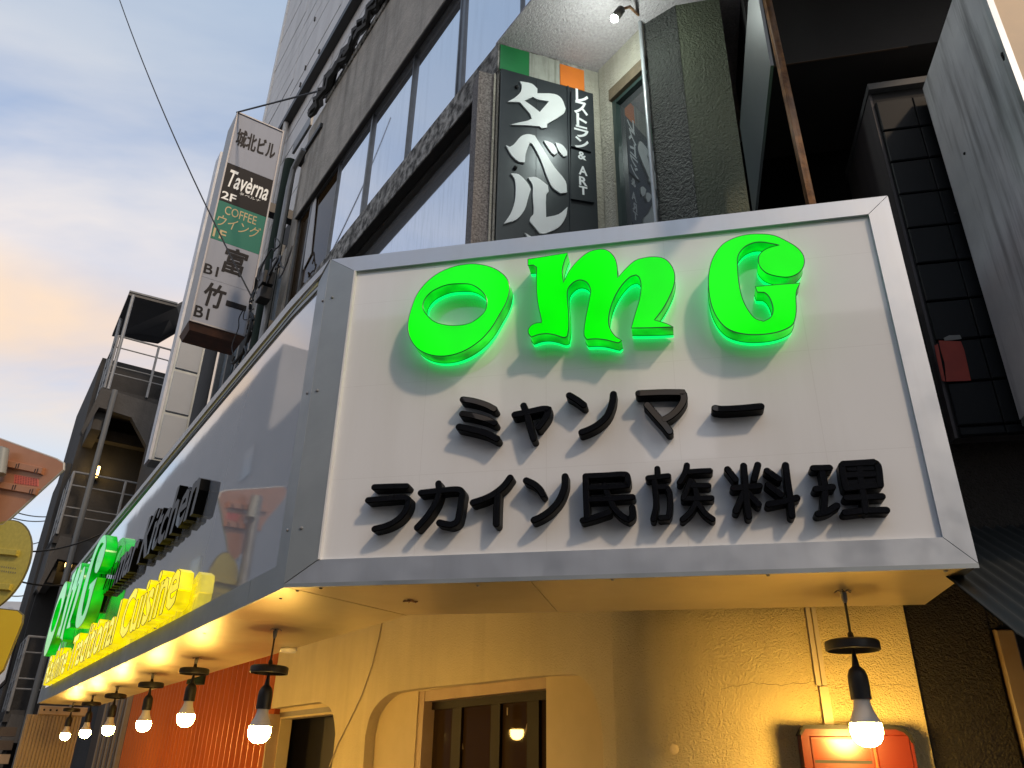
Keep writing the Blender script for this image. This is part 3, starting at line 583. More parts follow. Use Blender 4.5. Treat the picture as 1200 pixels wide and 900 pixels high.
# cracks and marks
cb_pts = [LW.P(*LW.px(x, y, .004), .004) for x, y in ((449, 722), (444, 748), (436, 780), (424, 815), (409, 846), (396, 872), (386, 898))]
tag(mk('thin_cable', tube(cb_pts, .0028, 6), mat('painted_cable', (.42, .33, .2), .6)), 'thin cream cable sagging down the stucco wall left of the window', 'cable')
sd_ = LW.px(338, 761, .02); mk('smoke_detector_base', lathe([(0, .0), (.03, 0), (.032, .006), (.028, .014), (.0, .016)], atz(338.5, 760, 1.99), 20, (0, 0, -1)), bulb_w, SG, smooth=True)
crk = mat('dark_crack', (.16, .11, .05), .9)  # cracks drawn as thin darker lines
def crack(fr, pts, w=.0006):
    q = onpl(fr, pts, 0); o_ = []
    for a_, b_ in zip(q, q[1:]):
        for k_ in range(7):
            t_ = k_ / 7; o_.append(fr.P(a_[0] + (b_[0] - a_[0]) * t_ + random.uniform(-.002, .002), a_[1] + (b_[1] - a_[1]) * t_ + random.uniform(-.0025, .0025), .0006))
    mk('wall_crack', tube(o_, [w * random.uniform(.4, 1.3) for _ in o_], 5), crk, WL)
crack(FB, [(845, 808), (880, 800), (915, 803), (950, 799), (985, 806), (1040, 801), (1078, 806)])
crack(FB, [(1000, 795), (1040, 806), (1060, 812)], .0005)
u_, z_ = FB.px(741, 878, 0) if FB.px(741, 878, 0)[0] > CU + .17 else FB.px(790, 878, 0)
mk('old_wall_plug', lathe([(.012, 0), (.012, .004), (.006, .005), (.0, .005)], FB.P(u_, z_, 0), 10, FB.n), stucco_s, WL)
# conduit on right wall
u1_, z1_ = FB.px(950, 712, .01); u2_, z2_ = FB.px(961, 796, .01)
cd = thing('wall_conduit', 'cream painted plastic cable duct running down the stucco wall to the red box', 'conduit', FB.P(u1_, z2_))
mk('duct', join(box(FB, u1_ - .014, u1_ - .003, 1.80, 2.05, .0, .012), box(FB, u1_ + .001, u1_ + .012, 1.80, 2.05, .0, .009)), mat('clear_duct', (.5, .42, .28), .35, coat=.4), cd)
mk('duct', box(FB, u1_ - .008, u1_ + .014, 1.55, 1.797, .0, .014), mat('painted_duct', (.55, .44, .26), .4, coat=.2), cd)
# black stucco wall at the right, same line
BW = thing('neighbour_wall', 'rough black stucco wall at the right of the cream wall below the sign', 'wall', FB.P(uR, 0))
uD = FB.px(1162, 735, -.02)[0]
mk('wall', box(FB, uR + .002, uD - .01, 0.1, 2.9, -0.2, -0.012), black_st, BW)
mk('wall_over_door', box(FB, uD - .009, uD + 2, FB.px(1170, 737, 0)[1] + .004, 2.9, -0.2, -0.016), black_st, BW)
mk('wall_edge', box(FB, uD - .012, uD - .002, 0.1, 2.3, -.2, -.02), black_st, BW)
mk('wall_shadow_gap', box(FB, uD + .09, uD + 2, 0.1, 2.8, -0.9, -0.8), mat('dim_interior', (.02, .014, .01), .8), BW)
DP = mk('door_post', bbox(FB, uD, uD + .045, .13, FB.px(1170, 737, 0)[1], -.1, .0), brown_w); tag(DP, 'plain brown wooden door post standing beside the black stucco wall', 'door post')
# ================================================================== RED BOX
BD = .085; u0, zt = FB.px(937, 851, BD); u1r = FB.px(1066, 849, BD)[0]
RB = thing('red_box', 'glossy red metal box with a black top mounted on the cream wall under the bulb', 'box', FB.P((u0 + u1r) / 2, 1.0))
rbp = [(u0, 1.0), (u1r, 1.0), (u1r, zt - .04), (u1r - .004, zt - .022), (u1r - .014, zt - .009), (u1r - .03, zt - .002), (u0 + .012, zt - .002), (u0, zt - .014)]
body = mk('body', prism(FB, rbp, .0, .085), redbox_m, RB)
topc = [(u0 - .003, zt - .018), (u0 + .01, zt + .003), (u1r - .032, zt + .003), (u1r - .013, zt - .004), (u1r - .001, zt - .017), (u1r + .003, zt - .034), (u1r - .004, zt - .034), (u1r - .009, zt - .021), (u1r - .018, zt - .012), (u1r - .033, zt - .006), (u0 + .012, zt - .006), (u0 + .002, zt - .02)]
mk('top_cover', prism(FB, topc, .0, .088), mat('black_box_trim', (.006, .006, .006), .5, spec=.2), RB)
da, db = FB.px(948, 862, .087), FB.px(1021, 862, .087)
mk('door_panel', bbox(FB, da[0], db[0], 1.02, da[1], .084, .0875, .003), redbox_m, RB)
mk('recess', box(FB, da[0] + .005, db[0] - .008, FB.px(950, 890, .085)[1], da[1] - .008, .0872, .0882), mat('red_inner_plate', (.10, .014, .005), .25), RB)
mk('slot', box(FB, da[0] + .006, db[0] - .008, FB.px(950, 893, .085)[1] - .002, FB.px(950, 890, .085)[1] - .001, .0872, .0878), dark, RB)
mk('divider', box(FB, db[0] - .002, db[0] + .004, 1.0, da[1], .084, .090), mat('bright_red_edge', (.2, .04, .015), .3), RB)
mk('box_door', bbox(FB, db[0] + .006, u1r - .006, 1.02, da[1] + .004, .084, .0872, .003), redbox_m, RB)
# ================================================================== ORANGE-RED CORRUGATED WALL
uS = uE + .004; uT = LW.px(150, 850)[0]
RW_ = thing('red_wall', 'orange-red ribbed metal wall behind the row of pendant bulbs', 'wall', LW.P(uS, 0))
mk('backing_sheet', box(LW, uS, uT, .1, 2.9, -.06, -.028), red_wall, RW_)
rb0 = None; pitch = .115; k_ = 0
while uS + .02 + k_ * pitch < uT - .02:
    u = uS + .02 + k_ * pitch
    if rb0 is None:
        rb0 = mk('rib', (lambda pts: prism(LW, pts, .1, 2.85))([(0, 0)] * 3) if False else ([LW.P(u + a, z, o) for z in (.12, 2.85) for a, o in ((0, -.03), (.003, .020), (.012, .020), (.015, -.03))], [(0, 1, 5, 4), (1, 2, 6, 5), (2, 3, 7, 6), (0, 1, 2, 3), (7, 6, 5, 4)]), rib_m, RW_)
    else:
        c = rb0.copy(); COL.objects.link(c); c.parent = RW_; c.location = LW.d * (k_ * pitch)
    k_ += 1
# dark bay, timber strips and beige screen further along
DB_ = thing('timber_shopfront', 'brown vertical timber strips in a dim bay left of the orange-red wall', 'shopfront', LW.P(uT, 0))
mk('back_board', box(LW, uT + .005, uT + 2.2, .1, 2.9, -.05, -.01), mat('dim_brown_board', (.07, .045, .025), .7), DB_)
for i in range(9): mk('timber_strip', box(LW, uT + .1 + i * .16, uT + .18 + i * .16, .12, 2.6, -.009, .03), brown_w if i % 2 else wood, DB_)
Q6 = perp(6.6)
a0, a1 = Q6.px(33, 833)[0], Q6.px(98, 833)[0]; zb6 = Q6.px(60, 838)[1]
BS = thing('corrugated_screen', 'beige corrugated metal screen with a pale wooden beam on top, far left', 'screen', Q6.P(a0, 0))
mk('backing_sheet', box(Q6, min(a0, a1), max(a0, a1), .1, zb6, -.02, -.008), beige_w, BS)
nr = 16; w6 = abs(a1 - a0) / nr; rb0 = None
for i in range(nr):
    u = min(a0, a1) + i * w6
    if rb0 is None: rb0 = mk('rib', ([Q6.P(u + a * w6, z, o) for z in (.12, zb6 - .004) for a, o in ((.1, -.008), (.25, .012), (.6, .012), (.75, -.008))], [(0, 1, 5, 4), (1, 2, 6, 5), (2, 3, 7, 6), (0, 1, 2, 3), (7, 6, 5, 4)]), beige_w, BS)
    else: c = rb0.copy(); COL.objects.link(c); c.parent = BS; c.location = Q6.d * (i * w6)
mk('beam', bbox(Q6, min(a0, a1) - .03, max(a0, a1) - .08, zb6, zb6 + .075, -.05, .02, .006), wood, BS)
for i in range(3): mk('bolt', lathe([(.009, 0), (.009, .006), (0, .008)], Q6.P(max(a0, a1) - .03 * 0 - .12 - i * .05 - .0, zb6 + .04, .02), 8, Q6.n), dark, BS)
Q8 = perp(8.5)
RT = thing('tiled_canopy', 'low brown tiled roof edge at the bottom left below the concrete tower', 'canopy', Q8.P(0, 1.4))
for r_ in range(3):
    for i in range(7):
        u = -.1 + i * .17; z = 1.75 + .13 * r_ - .035 * abs(i - 6)
        mk('roof_tile', box(Q8, u, u + .155, z, z + .09, -.3 + r_ * .1, .05 - .02 * r_), roof_t if (i + r_) % 3 else wood, RT)
# ================================================================== CONCRETE BUILDING ABOVE THE SIGN
OL = -0.60
LB = Frame(L.P(0, 0, OL), L.d)                # facade plane of the upper building
def up_(x, y, o=0): return LB.px(x, y, o)
uc, zt_ = up_(584, 48); _, zb_ = up_(588, 79)
zb_ = 4.195; zt_ = 4.367
uEnd = up_(352, 215)[0]; zW = up_(444, 111)[1]
zWt = (up_(521.8, 0)[1] + up_(366, 225)[1]) / 2; zTop = (up_(459, 0)[1] + up_(370, 139)[1]) / 2
CBd = thing('concrete_building', 'old grey concrete building with ribbon windows and a mouldy ledge above the sign', 'building', LB.P(1, 0, -1))
uMin = -1.7
mk('wall_band', box(LB, uMin, uEnd, zWt, zTop, -.35, 0), concrete, CBd)
mk('wall_band_upper', box(LB, uMin, uEnd - .35, zTop + .001, zTop + .06, -.40, .012), ledge_m, CBd)
# ledge wraps the corner
P1 = LB.P(uc, 0); P2 = atz(685, 78, zt_); KF = Frame(P1, (P2 - P1)); 
if (V((P2.x, P2.y, 0)) - V((P1.x, P1.y, 0))).dot(KF.d) < 0: KF.d = -KF.d
kx = lambda x, y, o=0: KF.px(x, y, o)
kEnd = kx(702, 100)[0]; kO = kx(685, 90)[0]
mk('ledge', box(LB, uc, uEnd + 1.2, zb_, zt_, -.42, 0), ledge_m, CBd)
mk('ledge_shade_sheet', box(LB, uc + .01, uEnd + 1.2, zb_ - .006, zb_ - .0005, -.42, -.004), mat('ledge_shade_black', (.012, .011, .010), .95), CBd)  # thin black sheet: the shade under the ledge put into its colour
mk('ledge_return', box(KF, 0.001, kO, zb_ - .01, zt_ - .001, -.10, -0.004), ledge_m, CBd)
gA, gB, gC = 0.010, kx(620, 70)[0], kx(656, 80)[0]
mk('green_band', box(KF, gA, gB, zb_ + .015, zt_ - .012, -.01, .002), fg, CBd)
mk('white_band', box(KF, gB + .001, gC - .001, zb_ + .015, zt_ - .012, -.01, .001), fw, CBd)
mk('orange_band', box(KF, gC, kO - .004, zb_ + .02, zt_ - .03, -.01, .004), fo, CBd)
# overhanging floor: soffit polygon over the alcove
MF = Frame(KF.P(kEnd, 0), L.d)                 # wall that comes forward from the alcove, parallel to L
mq = MF.px(752, 20)[0]; mq2 = MF.px(774, 262)[0]; mQ = (mq + mq2) / 2
kE3 = KF.P(kEnd + .3, 0); s0 = LB.P(uc + .02, 0); s1 = LB.P(uMin, 0); s2 = s1 + (-L.n) * 2.2; s3 = s0 + (-L.n) * 2.2
def plate(pts, z0, z1): n = len(pts); return [V((p.x, p.y, z0)) for p in pts] + [V((p.x, p.y, z1)) for p in pts], [tuple(range(n)), tuple(range(2 * n - 1, n - 1, -1))] + [(i, (i + 1) % n, (i + 1) % n + n, i + n) for i in range(n)]
mk('overhang_soffit', plate([s0, s1, s2, s3], zt_ + .001, zt_ + .012), soffit_st, CBd)
# ribbon windows: glass set back, bronze frames
def zs(t): return zt_ + (zWt - zt_) * t
winz0, winz1 = zt_ + .0125, zWt
mk('window_reveal_head', box(LB, uMin, uEnd - .02, zWt - .012, zWt - .001, -.34, -.004), dark_conc, CBd)
edges = [up_(824, 20)[0] if False else uMin, up_(530.5, 55)[0], up_(474, 120)[0], up_(424, 190)[0], up_(384.5, 245)[0], up_(359, 245)[0], uEnd - .03]
edges = [uMin, up_(603, 18)[0]] + edges[1:]
wid = [.012, .008, .010, .005, .020, .006, .03, .03]
for i in range(len(edges) - 1):
    a, b = edges[i], edges[i + 1]; w0, w1 = wid[i] / 2, wid[i + 1] / 2
    gz1 = winz1 - .012
    wf = mk('window', join(box(LB, b - w1, b + w1, winz0, gz1, -.055, -.030), box(LB, a + w0, b - w1, winz0, winz0 + .012, -.055, -.032), box(LB, a + w0, b - w1, gz1 - .012, gz1, -.055, -.032)), frame_al, CBd)
    t1_, t2_, t3_ = (random.uniform(-.004, .004) for _ in range(3)); pa, pb_, pc_, pd_ = a + w0, b - w1, winz0 + .012, gz1 - .012
    mk('pane', hull([LB.P(pa, pc_, -.06), LB.P(pb_, pc_, -.06), LB.P(pb_, pd_, -.06), LB.P(pa, pd_, -.06), LB.P(pa, pc_, -.044 + t1_), LB.P(pb_, pc_, -.044 + t2_), LB.P(pb_, pd_, -.044 + t2_ + t3_), LB.P(pa, pd_, -.044 + t1_ + t3_)]), win_glass if i < 5 else dk_glass, wf)
    if i >= 4: mk('curtain', box(LB, a + w0 + .05, b - w1 - .05, winz0 + .02, gz1 - .02, -.3, -.28), mat('dark_curtain', (.05, .035, .03), .9), wf)
for x, y in ((519.5, 50), (527, 62)): pass
mk('window_track', box(LB, up_(537, 30)[0] - .01, up_(537, 30)[0] + .01, winz0, winz1 - .013, -.04, -.028), frame_al, CBd)
mk('hanging_cloth', prism(LB, [up_(368, 262, -.07), up_(374, 225, -.07), up_(377, 226, -.07), up_(370, 300, -.07), up_(361, 318, -.07)], -.039, -.034), mat('white_cloth', (.6, .6, .6), .8), CBd)
# inside behind the glass
mk('dark_interior', box(LB, uMin, uEnd, 3.0, 8.0 if False else zTop, -1.4, -1.3), dark, CBd)
# lower glazing under the ledge
lgz = up_(470, 296, -.20)[1]
GO = -.07; gl1 = zb_ - .02; gua = up_(566, 200, GO)[0]
lw = mk('window', join(box(LB, gua - .02, uEnd + 1, gl1, zb_ - .001, GO - .06, GO + .02), box(LB, gua - .02, gua + .004, 2.95, gl1, GO - .06, GO + .02)), mat('dark_window_head', (.03, .028, .025), .7), CBd)
lowglass = mat('hazy_window_glass', (.80, .83, .88), 0.05, 0.8, streak=(60, (.62, .65, .68), .6))
mk('pane', box(LB, gua + .004, 2.2, 2.95, gl1 - .001, GO - .03, GO - .01), lowglass, lw)
mk('back_wall', box(LB, 2.2, uEnd + .1, 2.95, zb_, -.24, -.12), dark_conc, CBd)
# granite-textured corner column beside the sign
colL = KF.px(566, 200)[0]
mk('corner_column', box(KF, -.075, .012, 2.3, zb_ - .012, -.10, -.012), granite, CBd)
mk('column_edge', join(box(KF, -.012, -.004, 2.3, zb_ - .014, -.0119, -.003), box(KF, .002, .010, 2.3, zb_ - .014, -.0119, -.001)), cream_w, CBd)
mk('end_pier', box(LB, uEnd - .02, uEnd + .14, 2.95, zTop - .25, -.30, -.02), concrete, CBd)
mk('parapet_cap', box(LB, uEnd - .35, uEnd + .16, zTop - .24, zTop - .20, -.32, .02), gut, CBd)
# alcove side wall (parallel to the side facade) with its window
mA, mB = 0.0, mQ
sgm = 1 if mQ > 0 else -1
wx0, wz1 = MF.px(713, 124, 0)
wl = [(mA, 2.2), (mB, 2.2), (mB, zt_ + .012), (mA, zt_ + .012)]
g0 = MF.px(716, 140)[0]; gz = (MF.px(713, 122)[1] + MF.px(752, 82)[1]) / 2
mk('alcove_wall', join(box(MF, min(mA, g0), max(mA, g0), 2.2, zt_ + .011, -.12, 0), box(MF, min(g0, mB), max(g0, mB), gz + .06, zt_ + .011, -.12, 0)), cream_w, CBd)
mk('lintel', box(MF, min(g0, mB), max(g0, mB), gz, gz + .0595, -.12, .006), lintel, CBd)
aw = mk('window', join(box(MF, g0 + sgm * .001, g0 + sgm * .022, 2.2, gz, -.05, -.01), box(MF, min(g0, mB), max(g0, mB), gz - .02, gz - .001, -.05, -.012)), mat('dark_green_frame', (.03, .05, .045), .4), CBd)
mk('pane', box(MF, min(g0 + sgm * .022, mB), max(g0 + sgm * .022, mB), 2.2, gz - .02, -.04, -.035), alc_glass, aw)
mk('alcove_back', box(KF, kO + .001, kEnd + .03, 2.2, zt_ + .011, -.14, -.012), cream_w, CBd)
# pillar at the front corner
FP_ = Frame(F.P(0, 0, -0.43), F.d)
Q = MF.P(mQ, 0); uQ, oQ = (Q - FP_.O).dot(FP_.d), (Q - FP_.O).dot(FP_.n)
uc1 = (FP_.px(791.7, 0)[0] + FP_.px(816.7, 251.7)[0]) / 2; uc2 = FP_.px(872, 200)[0]
PR = thing('corner_pillar', 'tall dark textured stucco pillar rising behind the sign, glossy face next to an olive face', 'pillar', FP_.P(uc1, 0))
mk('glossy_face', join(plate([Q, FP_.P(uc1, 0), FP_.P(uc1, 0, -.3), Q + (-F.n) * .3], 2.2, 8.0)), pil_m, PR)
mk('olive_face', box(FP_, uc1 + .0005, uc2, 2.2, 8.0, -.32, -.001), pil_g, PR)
pp = MF.P(mQ, 0, 0) + MF.n * .012; pq = FP_.P(uQ - .012, 0, oQ + .015)
tag(mk('conduit_pipe', tube([pq + UP * 2.3, pq + UP * 8], .0085, 10), conduit, smooth=True), 'thin grey vertical conduit pipe along the left edge of the dark pillar', 'pipe')
# spot lamp under the soffit
sp0 = KF.P(0, 0)
def mid(x, y, o=0): u, z = MF.px(x, y, o); return MF.P(u, z, o)
mz = .05
b0 = atz(716, 27, 4.19); b1 = atz(728, 11, 4.26); b2 = atz(738, 8, 4.31); b3 = mid(753, 22, .0)
SL = thing('spot_lamp', 'small lit white spot lamp on a rusty bracket under the pebbled soffit', 'lamp', b1.copy())
ax = (b0 - b1).normalized()
mk('lamp_housing', lathe([(.0, -.005), (.014, -.004), (.017, .0), (.0185, .05), (.017, .052)], b1, 16, ax), mat('dark_lamp_metal', (.04, .035, .03), .5), SL, smooth=True)
mk('lamp_lens', lathe([(.0165, .048), (.017, .056), (.012, .064), (.0, .067)], b1, 16, ax), spot_m, SL, smooth=True)
mk('bracket', tube([b1, b2, b3], .006, 8), rust, SL, smooth=True)
pl_ = bpy.data.lights.new('spot_light', 'POINT'); pl_.energy = 5.0; pl_.color = (.9, 1, .93); pl_.shadow_soft_size = .02
po = bpy.data.objects.new('spot_light', pl_); COL.objects.link(po); po.location = b1 + ax * .11 - UP * .04; po.parent = None
# ================================================================== RESTAURANT SIGNBOARD IN THE ALCOVE
TB = thing('restaurant_signboard', 'black signboard with large silver katakana and a narrow strip reading & ART', 'sign', KF.P(.2, 3))
k0, k1 = .0125, kx(664, 180)[0]; kz1 = zb_ + .008
mk('board', box(KF, k0, kx(697, 200)[0], 2.5, kz1, -.004, .012), char_pl, TB)
mk('seam', box(KF, kx(628, 180, .012)[0], kx(628, 180, .012)[0] + .0015, 2.5, kz1 - .01, .0122, .0128), dark, TB)
mk('board_edge', box(KF, k1 + .002, k1 + .008, 2.5, kz1, .0122, .018), char_pl, TB)
LO = .019
def sl_(loops): 
    return fill(KF, [onpl(KF, cpx(580, 70, 4.283, smooth_poly(l, True, 42, 3)), LO) for l in loops], .0125, LO, 0, 0)
ta = [[(125,108),(185,120),(213,145),(213,168),(300,172),(335,195),(355,245),(345,270),(262,322),(262,340),(235,343),(222,333),(80,325),(120,315),(165,305),(185,295),(175,270),(125,212),(65,210),(100,190),(130,160),(135,130)], [(148,204),(190,185),(215,198),(272,208),(225,262),(198,240)]]
be = [[(55,428),(75,437),(95,425),(130,385),(165,373),(200,380),(225,420),(300,540),(355,610),(362,665),(330,670),(290,640),(260,580),(230,500),(190,425),(175,415),(155,470),(150,515),(120,510),(85,480)]]
bd = [[(245,405),(270,410),(300,430),(315,465),(300,478),(280,460)]]; be2 = [[(303,415),(335,425),(360,455),(362,480),(345,485),(320,455)]]
ru = [[(80,570),(120,575),(165,620),(180,650),(165,700),(150,750),(110,800),(45,822),(80,770),(100,710),(105,650),(100,600)]]; ru2 = [[(167,590),(210,590),(265,630),(270,660),(257,680),(257,790),(320,775),(365,738),(355,790),(320,840),(250,872),(225,870),(175,810),(180,790),(195,770),(190,680),(190,630)]]
na = [[(150,868),(200,900),(250,960),(330,950),(370,1000),(250,1010),(230,1100),(120,1200),(180,1080),(190,1010),(70,1010),(80,980),(190,960),(175,910)]]
mk('letter', sl_(ta), silver_l, TB); mk('letter', join(sl_(be), sl_(bd), sl_(be2)), silver_l, TB); mk('letter', join(sl_(ru), sl_(ru2)), silver_l, TB); mk('letter', sl_(na), silver_l, TB)
# narrow strip
S1 = [kx(*p, .03) for p in cpx(580, 70, 4.283, [(384,150),(480,186),(484,462),(383,432)])]; S2 = [kx(*p, .022) for p in cpx(580, 70, 4.283, [(383,436),(484,465),(500,716),(380,697)])]
mk('strip_plate', prism(KF, S1, .013, .03), char_pl, TB); mk('strip_plate', prism(KF, S2, .013, .022), char_pl, TB)
def ch(c, x0, y0, x1, y1, o):
    a = kx(*cpx(580, 70, 4.283, [(x0, (y0 + y1) / 2)])[0], o); b = kx(*cpx(580, 70, 4.283, [(x1, (y0 + y1) / 2)])[0], o)
    t = kx(*cpx(580, 70, 4.283, [((x0 + x1) / 2, y0)])[0], o); d = kx(*cpx(580, 70, 4.283, [((x0 + x1) / 2, y1)])[0], o)
    return text(KF, c, a[0], b[0], d[1], t[1], None, o + .0006, .03)
for d_ in (ch('レ', 404, 152, 468, 218, .03), ch('ス', 396, 210, 466, 275, .03), ch('ト', 408, 273, 462, 338, .03), ch('ラ', 398, 333, 470, 392, .03), ch('ン', 400, 390, 470, 447, .03), ch('&', 416, 462, 458, 502, .022), ch('A', 420, 535, 464, 580, .022), ch('R', 422, 588, 464, 632, .022), ch('T', 422, 636, 464, 678, .022)): mk('lettering', d_, white_v, TB)
for x, y in ((108, 140), (100, 545)):
    u, z = kx(*cpx(580, 70, 4.283, [(x, y)])[0], .012); mk('bolt', lathe([(.008, 0), (.008, .008), (.003, .012), (0, .012)], KF.P(u, z, .012), 8, KF.n), dark, TB)
# ================================================================== CABLES AND PIPES ON THE FACADE
def wav(pts, amp, n=24):
    out = []
    for i in range(len(pts) - 1):
        for k in range(n): t = k / n; out.append(pts[i].lerp(pts[i + 1], t) + V((random.uniform(-amp, amp), random.uniform(-amp, amp), random.uniform(-amp, amp))))
    return out + [pts[-1]]
cbn = thing('cable_bundle', 'thick twisted bundle of black cables along the top of the concrete wall', 'cables', LB.P(1, zTop))
for j in range(5):
    mk('cable', tube(wav([LB.P(uMin, zTop + .10 + .018 * j, .03), LB.P(uEnd - .1, zTop + .06 + .012 * j, .04)], .022, 60), .022 + .005 * (j % 2), 6), cable_m, cbn, smooth=True)
P4 = perp(3.9)
def dp(x, y, t):                                # point on the ray at depth t
    return EYE + ray(x, y) * (t / FPX)
zz = LB.px
pl1 = LB.px(338, 205, .06)
grn = mat('dark_green_pipe', (.018, .03, .022), .8, spec=.2)
DPp = [LB.P(uEnd + .25, 2.0, .04), LB.P(uEnd + .25, zTop - .15, .04)]
tag(mk('green_downpipe', tube(DPp, .05, 12), grn, smooth=True), 'wide dark green downpipe beside the big sign, left of the concrete wall', 'pipe')
gp = [LB.P(uEnd + .12, 2.6, .05), LB.P(uEnd + .12, zTop - .5, .05), LB.P(uEnd + .08, zTop - .35, .05), LB.P(uEnd - .08, zTop - .27, .04)]
tag(mk('grey_conduit', tube(gp, .022, 10), steel, smooth=True), 'bent grey conduit at the left end of the concrete wall', 'pipe')
tang = thing('cable_tangle', 'tangle of thin black cables beside the lower right corner of the big sign', 'cables', LB.P(uEnd + .2, 4, .1))
for j in range(11):
    a = LB.P(uEnd + random.uniform(-.1, .5), random.uniform(3.9, 4.9), .1); pts = [a]
    for k in range(9): pts.append(pts[-1] + L.d * random.uniform(-.14, .12) + UP * random.uniform(-.17, .12) + L.n * random.uniform(-.02, .02))
    sm = [V(p) for p in pts]; q = []
    for i in range(len(sm) - 1):
        for k in range(4):
            t = k / 4; p0, p1, p2, p3 = sm[max(i - 1, 0)], sm[i], sm[i + 1], sm[min(i + 2, len(sm) - 1)]
            q.append(0.5 * ((2 * p1) + (p2 - p0) * t + (2 * p0 - 5 * p1 + 4 * p2 - p3) * t * t + (3 * p1 - p0 - 3 * p2 + p3) * t ** 3))
    mk('cable', tube(q, random.choice((.004, .005, .009)), 5), cable_m, tang, smooth=True)
jb = LB.px(300, 350, .15)
mk('junction_box', join(bbox(LB, jb[0] - .05, jb[0] + .06, 4.62, 4.72, .06, .14), bbox(LB, jb[0] - .05, jb[0] + .06, 4.50, 4.59, .06, .14)), black_pl, tang)
# ================================================================== SIDING BUILDING BEHIND
SD = Frame(L.P(0, 0, -1.25), L.d)
su = (SD.px(337, 7)[0] + SD.px(309, 143)[0]) / 2; gz0 = (SD.px(422, 0)[1] + SD.px(335, 154)[1]) / 2
SDB = thing('siding_building', 'tall building clad in pale horizontal siding boards behind the concrete wall', 'building', SD.P(su, 0))
mk('core_wall', box(SD, SD.px(600, -60)[0], su - .01, 0, 16, -2.5, -.03), mat('siding_joint', (.16, .15, .14), .8), SDB)
pitchz = 0.36; z = 3.0; spn = None
sb = SD.px(600, -60)[0]; bounds = [sb, (sb + su - 3.4) / 2, su - 3.4, su - 1.55, su]
while z < 15.8:
    for a, b in zip(bounds, bounds[1:]):
        mk('siding_board', box(SD, a + .006, b - .006, z + .009, z + pitchz - .009, -.03, random.uniform(-.003, .003)), siding, SDB)
    z += pitchz
mk('gutter_rail', box(SD, SD.px(600, -60)[0], su - .1, gz0 - .07, gz0 + .03, .0, .10), gut, SDB)
mk('downpipe', tube([SD.P(su - 1.9, gz0, .06), SD.P(su - 1.9, 2, .06)], .035, 8), siding, SDB, smooth=True)
mk('corner_trim', box(SD, su - .08, su + .02, 2, 15.8, -.02, .02), white_paint, SDB)
for (x, y) in ((368, 22), (373, 60), (357, 79), (351, 99)):
    u, z = SD.px(x, y, .02); mk('wall_clip', box(SD, u - .008, u + .008, z - .04, z + .04, .0, .02), gut, SDB)
# ================================================================== BIG BLADE SIGN
PS = perp(4.0); U0 = PS.O
oL, oR = PS.px(281, 133)[0], PS.px(331, 154)[0]; oL2, oR2 = PS.px(218, 375)[0], PS.px(289, 394)[0]
oo0, oo1 = (oL + oL2) / 2, (oR + oR2) / 2; sz1, sz0 = PS.px(279, 131.5)[1], PS.px(218, 375)[1]
BG = thing('directory_sign', 'tall white blade sign with black and green panels, topmost line 城北ビル', 'sign', PS.P((oo0 + oo1) / 2, sz0))
th = .30
a_, b_ = min(oo0, oo1), max(oo0, oo1)
mk('cabinet', box(PS, a_, b_, sz0, sz1, -th, -.006), mat('sign_cabinet', (.42, .41, .40), .5, var=(9, (.3, .3, .29), .3)), BG)
mk('bottom_cap', hull([PS.P(a_ - .004, sz0 - .0, -th - .01), PS.P(b_ + .004, sz0, -th - .01), PS.P(b_ - .02, sz0 - .06, -th + .02), PS.P(a_ + .02, sz0 - .06, -th + .02), PS.P(a_ - .004, sz0, .004), PS.P(b_ + .004, sz0, .004), PS.P(b_ - .02, sz0 - .06, -.03), PS.P(a_ + .02, sz0 - .06, -.03)]), mat('rusty_brown_metal', (.035, .022, .018), .6, var=(15, (.12, .05, .03), .3)), BG)
tf = .013
mk('frame', join(box(PS, a_, a_ + tf, sz0, sz1, -.0055, .012), box(PS, b_ - tf, b_, sz0, sz1, -.0055, .012), box(PS, a_ + tf, b_ - tf, sz1 - tf, sz1, -.0055, .012), box(PS, a_ + tf, b_ - tf, sz0, sz0 + tf, -.0055, .012)), mat('shaded_sign_frame', (.3, .3, .32), .5, .3), BG)  # frame colour darkened too, carrying the same shade as the panels
# panel boundaries read from the photograph on the left edge
zy = [PS.px(x, y)[1] for x, y in ((268, 191), (259, 235), (247, 279), (237, 324))]
lev = [sz1 - tf] + zy + [sz0 + tf]
for i, m_ in enumerate((sign_w, sign_b, sign_g, sign_w, sign_w)):
    mk('sign_panel', box(PS, a_ + tf + .001, b_ - tf - .001, lev[i + 1] + .0012, lev[i] - .0012, -.005, .002), m_, BG)
wS = b_ - a_
rd = 1 if PS.r.dot(PS.d) > 0 else -1
xl = lambda t: (b_ - t * wS) if rd < 0 else (a_ + t * wS)
def st(body, t0, t1, zi, f0, f1, bold=0, shear=0):
    h = lev[zi] - lev[zi + 1]; zt2 = lev[zi] - f0 * h; zb2 = lev[zi] - f1 * h
    if bold < .03: return text(PS, body, xl(t0), xl(t1), zb2, zt2, None, .0032, bold, shear)
    k = abs(t1 - t0) * wS * .028      # heavy characters: the glyph laid down in shifted copies
    k /= max(1, len(body) * .7)
    return join(*[text(PS, body, xl(t0) + dx * k, xl(t1) + dx * k, zb2 + dz * k, zt2 + dz * k, None, .0026 + .0003 * i, .004, shear) for i, (dx, dz) in enumerate(((0, 0), (1, 0), (-1, 0), (0, 1), (0, -1), (.7, .7), (-.7, -.7), (.7, -.7), (-.7, .7)))])
